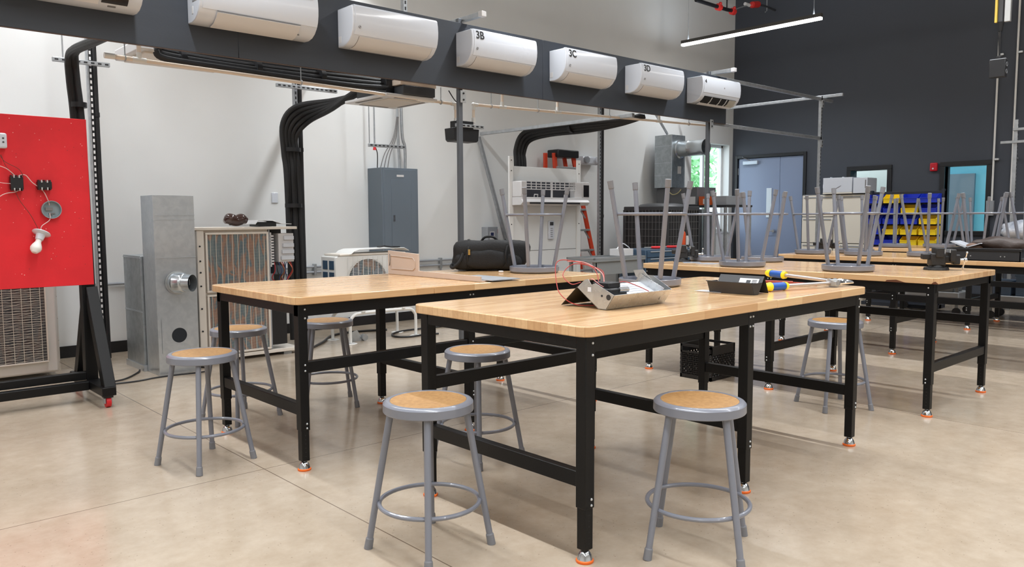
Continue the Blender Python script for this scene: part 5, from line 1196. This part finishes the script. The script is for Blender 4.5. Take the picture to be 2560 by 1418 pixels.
# ------------------------------------------------------------------ low carts with bins under the far benches
def low_cart(y0, y1, label, tall=False):
    t = T('supply_cart', label, 'cart', (11.25, (y0+y1)/2, 0), 'low grey supply carts')
    MB().box(11.0, y0, .20, 11.48, y1, .30).build('lower_tray', mat('pale_cart_plastic', (168, 172, 176), .5), t, bevel=.01)
    for x in (11.03, 11.42):
        for y in (y0+.02, y1-.05):
            MB().box(x, y, .1, x+.03, y+.03, .95 if tall else .62).build('leg', M_CART, t); MB().cyl((x, y+.015, .05), (x+.03, y+.015, .05), .05, seg=14).build('caster', M_BLK, t)
    MB().box(11.0, y0, .60 if not tall else .93, 11.48, y1, .63 if not tall else .97).build('upper_tray', M_CART, t, bevel=.006)
low_cart(3.56, 4.42, 'low grey cart under the benches, below the bin rack'); low_cart(2.45, 3.24, 'grey cart with blue-grey tubs at the right edge, under the benches', True)
M_TUB = mat('blue_grey_tub', (92, 116, 146), .45)
def tub(y, w_, h, label, m_=None, x=11.04, z=.301, tagw=None):
    t = T('storage_tub', label, 'tub', (x+.15, y, z), 'tubs on the low carts')
    MB().box(x, y-w_/2, z, x+.34, y+w_/2, z+h).build('shell', m_ or M_TUB, t, bevel=.008); MB().box(x-.012, y-w_/2-.012, z+h-.03, x+.352, y+w_/2+.012, z+h).build('rim', m_ or M_TUB, t, bevel=.004)
    if tagw: o = MB().box(x-.004, y-.05, z+h*.55, x-.001, y+.05, z+h*.75).build('label_plate', M_FLAP, t); [MB().box(x-.005, y-.04+.016*q_, z+h*.61, x-.0038, y-.03+.016*q_, z+h*.69).build('label_print', mat('red_print', (190, 60, 60), .5), o) for q_ in range(5)]
tub(4.24, .2, .2, 'blue tub at the left end of the low cart', BLUE); tub(3.98, .26, .12, 'bright blue shallow tub in the middle of the low cart', mat('mid_blue_tub', (86, 132, 196), .45)); tub(3.74, .2, .22, 'grey tub at the right end of the low cart', M_CART)
tub(3.08, .18, .18, 'blue-grey tub on the right cart, small unlabelled one'); tub(2.80, .28, .27, 'blue-grey tub with a white label on the right cart', tagw=1)
o = blob('plastic_wrapped_bundle', (11.25, 2.88, 1.10), (.2, .30, .13), mat('clouded_plastic_wrap', (150, 156, 168), .25, col2=(196, 200, 208), scale=9, bump=.5, bscale=18), None, 2.4, .08, 8, 32); tag(o, 'grey bundle wrapped in clear plastic by the right picture edge', 'bundle')

# ------------------------------------------------------------------ crate and red tray on the floor
t = T('milk_crate', 'black lattice plastic crate on the floor under the benches', 'crate', (5.43, 3.59, 0))
kx0, kx1, ky0, ky1, kh = 5.26, 5.60, 3.45, 3.74, .275
M_CR = mat('black_crate_plastic', (20, 20, 22), .4)
for z0, z1, nm in ((0.001, .03, 'bottom_rim'), (kh-.07, kh-.055, 'middle_rim'), (kh-.02, kh, 'top_rim')):
    b = MB(); b.box(kx0, ky0, z0, kx1, ky0+.008, z1); b.box(kx0, ky1-.008, z0, kx1, ky1, z1); b.box(kx0, ky0, z0, kx0+.008, ky1, z1); b.box(kx1-.008, ky0, z0, kx1, ky1, z1); b.build(nm, M_CR, t)
for x in (kx0, kx1-.02):
    for y in (ky0, ky1-.02): MB().box(x, y, 0.001, x+.02, y+.02, kh).build('corner_post', M_CR, t, bevel=.003)
def lattice(ax, f, a0, a1):
    b = MB(); n = 9
    for i in range(-n, n):
        for s_ in (1, -1):
            u0 = a0+(a1-a0)*i/n*1.0; p0 = [u0, .03]; p1 = [u0+s_*(.18), .21]
            if s_ == -1: p0 = [u0+.18, .03]; p1 = [u0, .21]
            pts = []
            for (u, v), (u2, v2) in (((p0), (p1)),):
                t0, t1 = 0, 1
                du = u2-u
                if du: 
                    ta, tb = (a0-u)/du, (a1-u)/du; t0 = max(t0, min(ta, tb)); t1 = min(t1, max(ta, tb))
                if t1 > t0+.02:
                    q0, q1 = (u+du*t0, v+(v2-v)*t0), (u+du*t1, v+(v2-v)*t1)
                    A = (q0[0], f, q0[1]) if ax == 'x' else (f, q0[0], q0[1]); B = (q1[0], f, q1[1]) if ax == 'x' else (f, q1[0], q1[1])
                    b.beam(A, B, .006, .011)
    b.build('lattice_side', M_CR, t, smooth=False)
lattice('x', ky0+.004, kx0, kx1); lattice('x', ky1-.004, kx0, kx1); lattice('y', kx0+.004, ky0, ky1); lattice('y', kx1-.004, ky0, ky1)
for f in (ky0, ky1-.008): MB().box(kx0, f, kh-.055, kx1, f+.008, kh-.02).build('handle_panel', M_CR, t)
b = MB()
for i in range(8): b.box(kx0+.02+.042*i, ky0, .004, kx0+.028+.042*i, ky1, .012)
for i in range(7): b.box(kx0, ky0+.02+.042*i, .004, kx1, ky0+.028+.042*i, .012)
b.build('bottom_grid', M_CR, t, smooth=False)
t = T('red_tray', 'low red plastic tray on the floor beyond the left workbench', 'tray', (5.95, 6.35, 0))
MB().prism([(5.62, .10), (5.78, .02), (6.25, .005), (6.35, .10)], 6.25, 6.55, 'y').build('shell', mat('red_plastic', (205, 32, 40), .4), t, bevel=.006)
b = MB(); b.box(5.85, 6.24, .0, 5.93, 6.56, .02); b.build('foot', M_BLK, t)

# ------------------------------------------------------------------ right wall: alarm, conduits, strut rack, cord drop
t = T('fire_alarm', 'red fire alarm box on the dark wall', 'alarm', (XD, 4.66, 2.03))
MB().box(XD-.055, 4.605, 1.965, XD-.002, 4.71, 2.095).build('body', mat('alarm_red', (198, 24, 44), .35), t, bevel=.015, seg=3); MB().cyl((XD-.062, 4.66, 2.005), (XD-.054, 4.66, 2.005), .013, seg=14).build('strobe', M_WHITEP, t)
for i, (y, z0, l) in enumerate(((3.84, 1.3, 'thin vertical conduit on the dark wall, just right of the right interior window'), (3.60, 1.3, 'thin vertical conduit on the dark wall, nearest the right picture edge'))):
    t = T('vertical_conduit', l, 'conduit', (XD, y, z0), 'conduits on the dark wall')
    MB().cyl((XD-.03, y, z0), (XD-.03, y, ZC), .014, seg=10).build('conduit_pipe', M_WHITEM, t)
    for z in (2.1, 3.6, 5.0): MB().box(XD-.05, y-.07, z-.015, XD-.002, y-.01, z+.015).build('clamp', M_BOLT, t, bevel=.004)
    if i == 0: MB().box(XD-.05, y-.03, 1.28, XD-.002, y+.07, 1.50).build('switch_plate', M_STEELG, t, bevel=.004)
t = T('strut_rack', 'upright slotted strut with cross rails at the right picture edge', 'rack', (12.2, 3.33, 0))
strut((12.2, 3.33, 0), (12.2, 3.33, 2.56), 'upright', par=t, w=.045)
strut((12.17, 3.50, 2.265), (12.17, 2.4, 2.265), 'rail', par=t, slots=False, w=.035); strut((12.17, 3.36, 2.43), (12.17, 2.4, 2.43), 'rail', par=t, slots=False, w=.035)
MB().box(12.12, 2.6, 1.95, 12.14, 3.16, 2.35).build('hung_panel', M_CC, t, bevel=.003)
t = T('cord_drop', 'black receptacle box hanging on cords from an overhead reel mast', 'power drop', (9.0, 2.62, 2.66))
rx, ry = 9.0, 2.60
o = MB().box(rx, ry-.02, 2.665, rx+.075, ry+.125, 2.845).build('receptacle_box', mat('black_box_enamel', (30, 31, 34), .4), t, bevel=.006)
MB().box(rx, ry-.0205, 2.84, rx+.02, ry+.12, 2.8465).build('edge_strip', M_STEELG, o)
b = MB()
for z in (2.79, 2.72): b.tube([(rx+.04+.02*math.cos(q*PI/8), ry-.0225, z+.02*math.sin(q*PI/8)) for q in range(16)], .0022, 5, closed=True)
b.build('receptacle', M_STEELG, o)
MB().box(rx+.02, ry+.03, 2.845, rx+.06, ry+.07, 2.88).build('cord_clamp', M_BLK, t, bevel=.006)
for i in range(3): MB().cyl((rx+.03+.01*i, ry+.04+.008*i, 2.88), (rx+.03+.01*i, ry+.045+.012*i, 3.13), .004, seg=6).build('cord', M_BLK, t)
MB().lathe([(0, 3.12), (.018, 3.12), (.032, 3.21), (0, 3.21)], Matrix.Translation((rx+.04, ry+.05, 0)), 12).build('mast_tip', M_BLK, t)
MB().box(rx+.02, ry+.03, 3.20, rx+.06, ry+.07, 4.6).build('mast', M_CHAR, t); MB().box(rx+.0, ry+.075, 3.205, rx+.03, ry+.095, 4.6).build('yellow_strip', mat('yellow_stripe', (222, 190, 80), .5), t); MB().box(rx+.03, ry-.035, 3.205, rx+.07, ry+.02, 4.6).build('silver_rail', M_BOLT, t, bevel=.004)
MB().box(rx-.05, ry-.08, 4.6, rx+.13, ry+.16, ZC).build('ceiling_mount', M_CHAR, t)
# sprinkler line
SY = 7.4
t = T('sprinkler_pipe', 'black sprinkler pipe with red couplings high under the ceiling', 'pipe', (11.3, SY, 4.9))
M_RC = mat('red_coupling', (206, 48, 44), .5)
PT = [(10.694, SY, 4.663), (11.329, SY, 4.674), (11.563, SY, 4.663), (11.741, SY, 4.674), (11.957, SY, 4.762), (12.178, SY, 4.84), (12.329, SY, 4.872), (12.521, SY, 4.912), (12.784, SY, 4.924), (13.09, SY, 4.91), (0, 0, 0), (0, 0, 0), (12.814, SY, 4.854)]
MB().tube([PT[0], PT[2]], .03, 12).build('main_pipe', M_BLK, t)
for p in (PT[1], PT[3]):
    v = Vector(p); b = MB(); b.cyl(v-Vector((.04, 0, .012)), v+Vector((.04, 0, -.012)), .055, seg=10); b.ball(v+Vector((.0, -.03, .04)), .028, 8); b.build('coupling', M_RC, t)
MB().cyl(PT[2], PT[3], .03, seg=12).build('elbow', M_BLK, t)
MB().tube([PT[3], PT[4], PT[6]], .010, 8, smooth=3).build('branch_rod', M_STRUT, t); v = Vector(PT[5]); MB().cyl(v-Vector((.07, 0, -.01)), v+Vector((.07, 0, .01)), .028, seg=10).build('white_sleeve', M_FLAP, t)
v = Vector(PT[6]); w_ = Vector(PT[7]); MB().cyl(v, w_, .055, seg=10).ball(v, .05, 8).ball(w_, .05, 8).build('coupling', M_RC, t)
MB().tube([PT[7], PT[8], PT[9]], .018, 8, smooth=3).build('branch_pipe', M_CHAR, t)
MB().cyl(PT[2], (PT[2][0], SY, ZC), .012, seg=8).build('hanger_rod', M_BLK, t); MB().tube([(PT[12][0], SY, ZC), PT[12], (PT[12][0]-.05, SY, PT[12][2]-.03)], .008, 6).build('hanger_rod', M_STRUT, t)
bpy.context.view_layer.update()
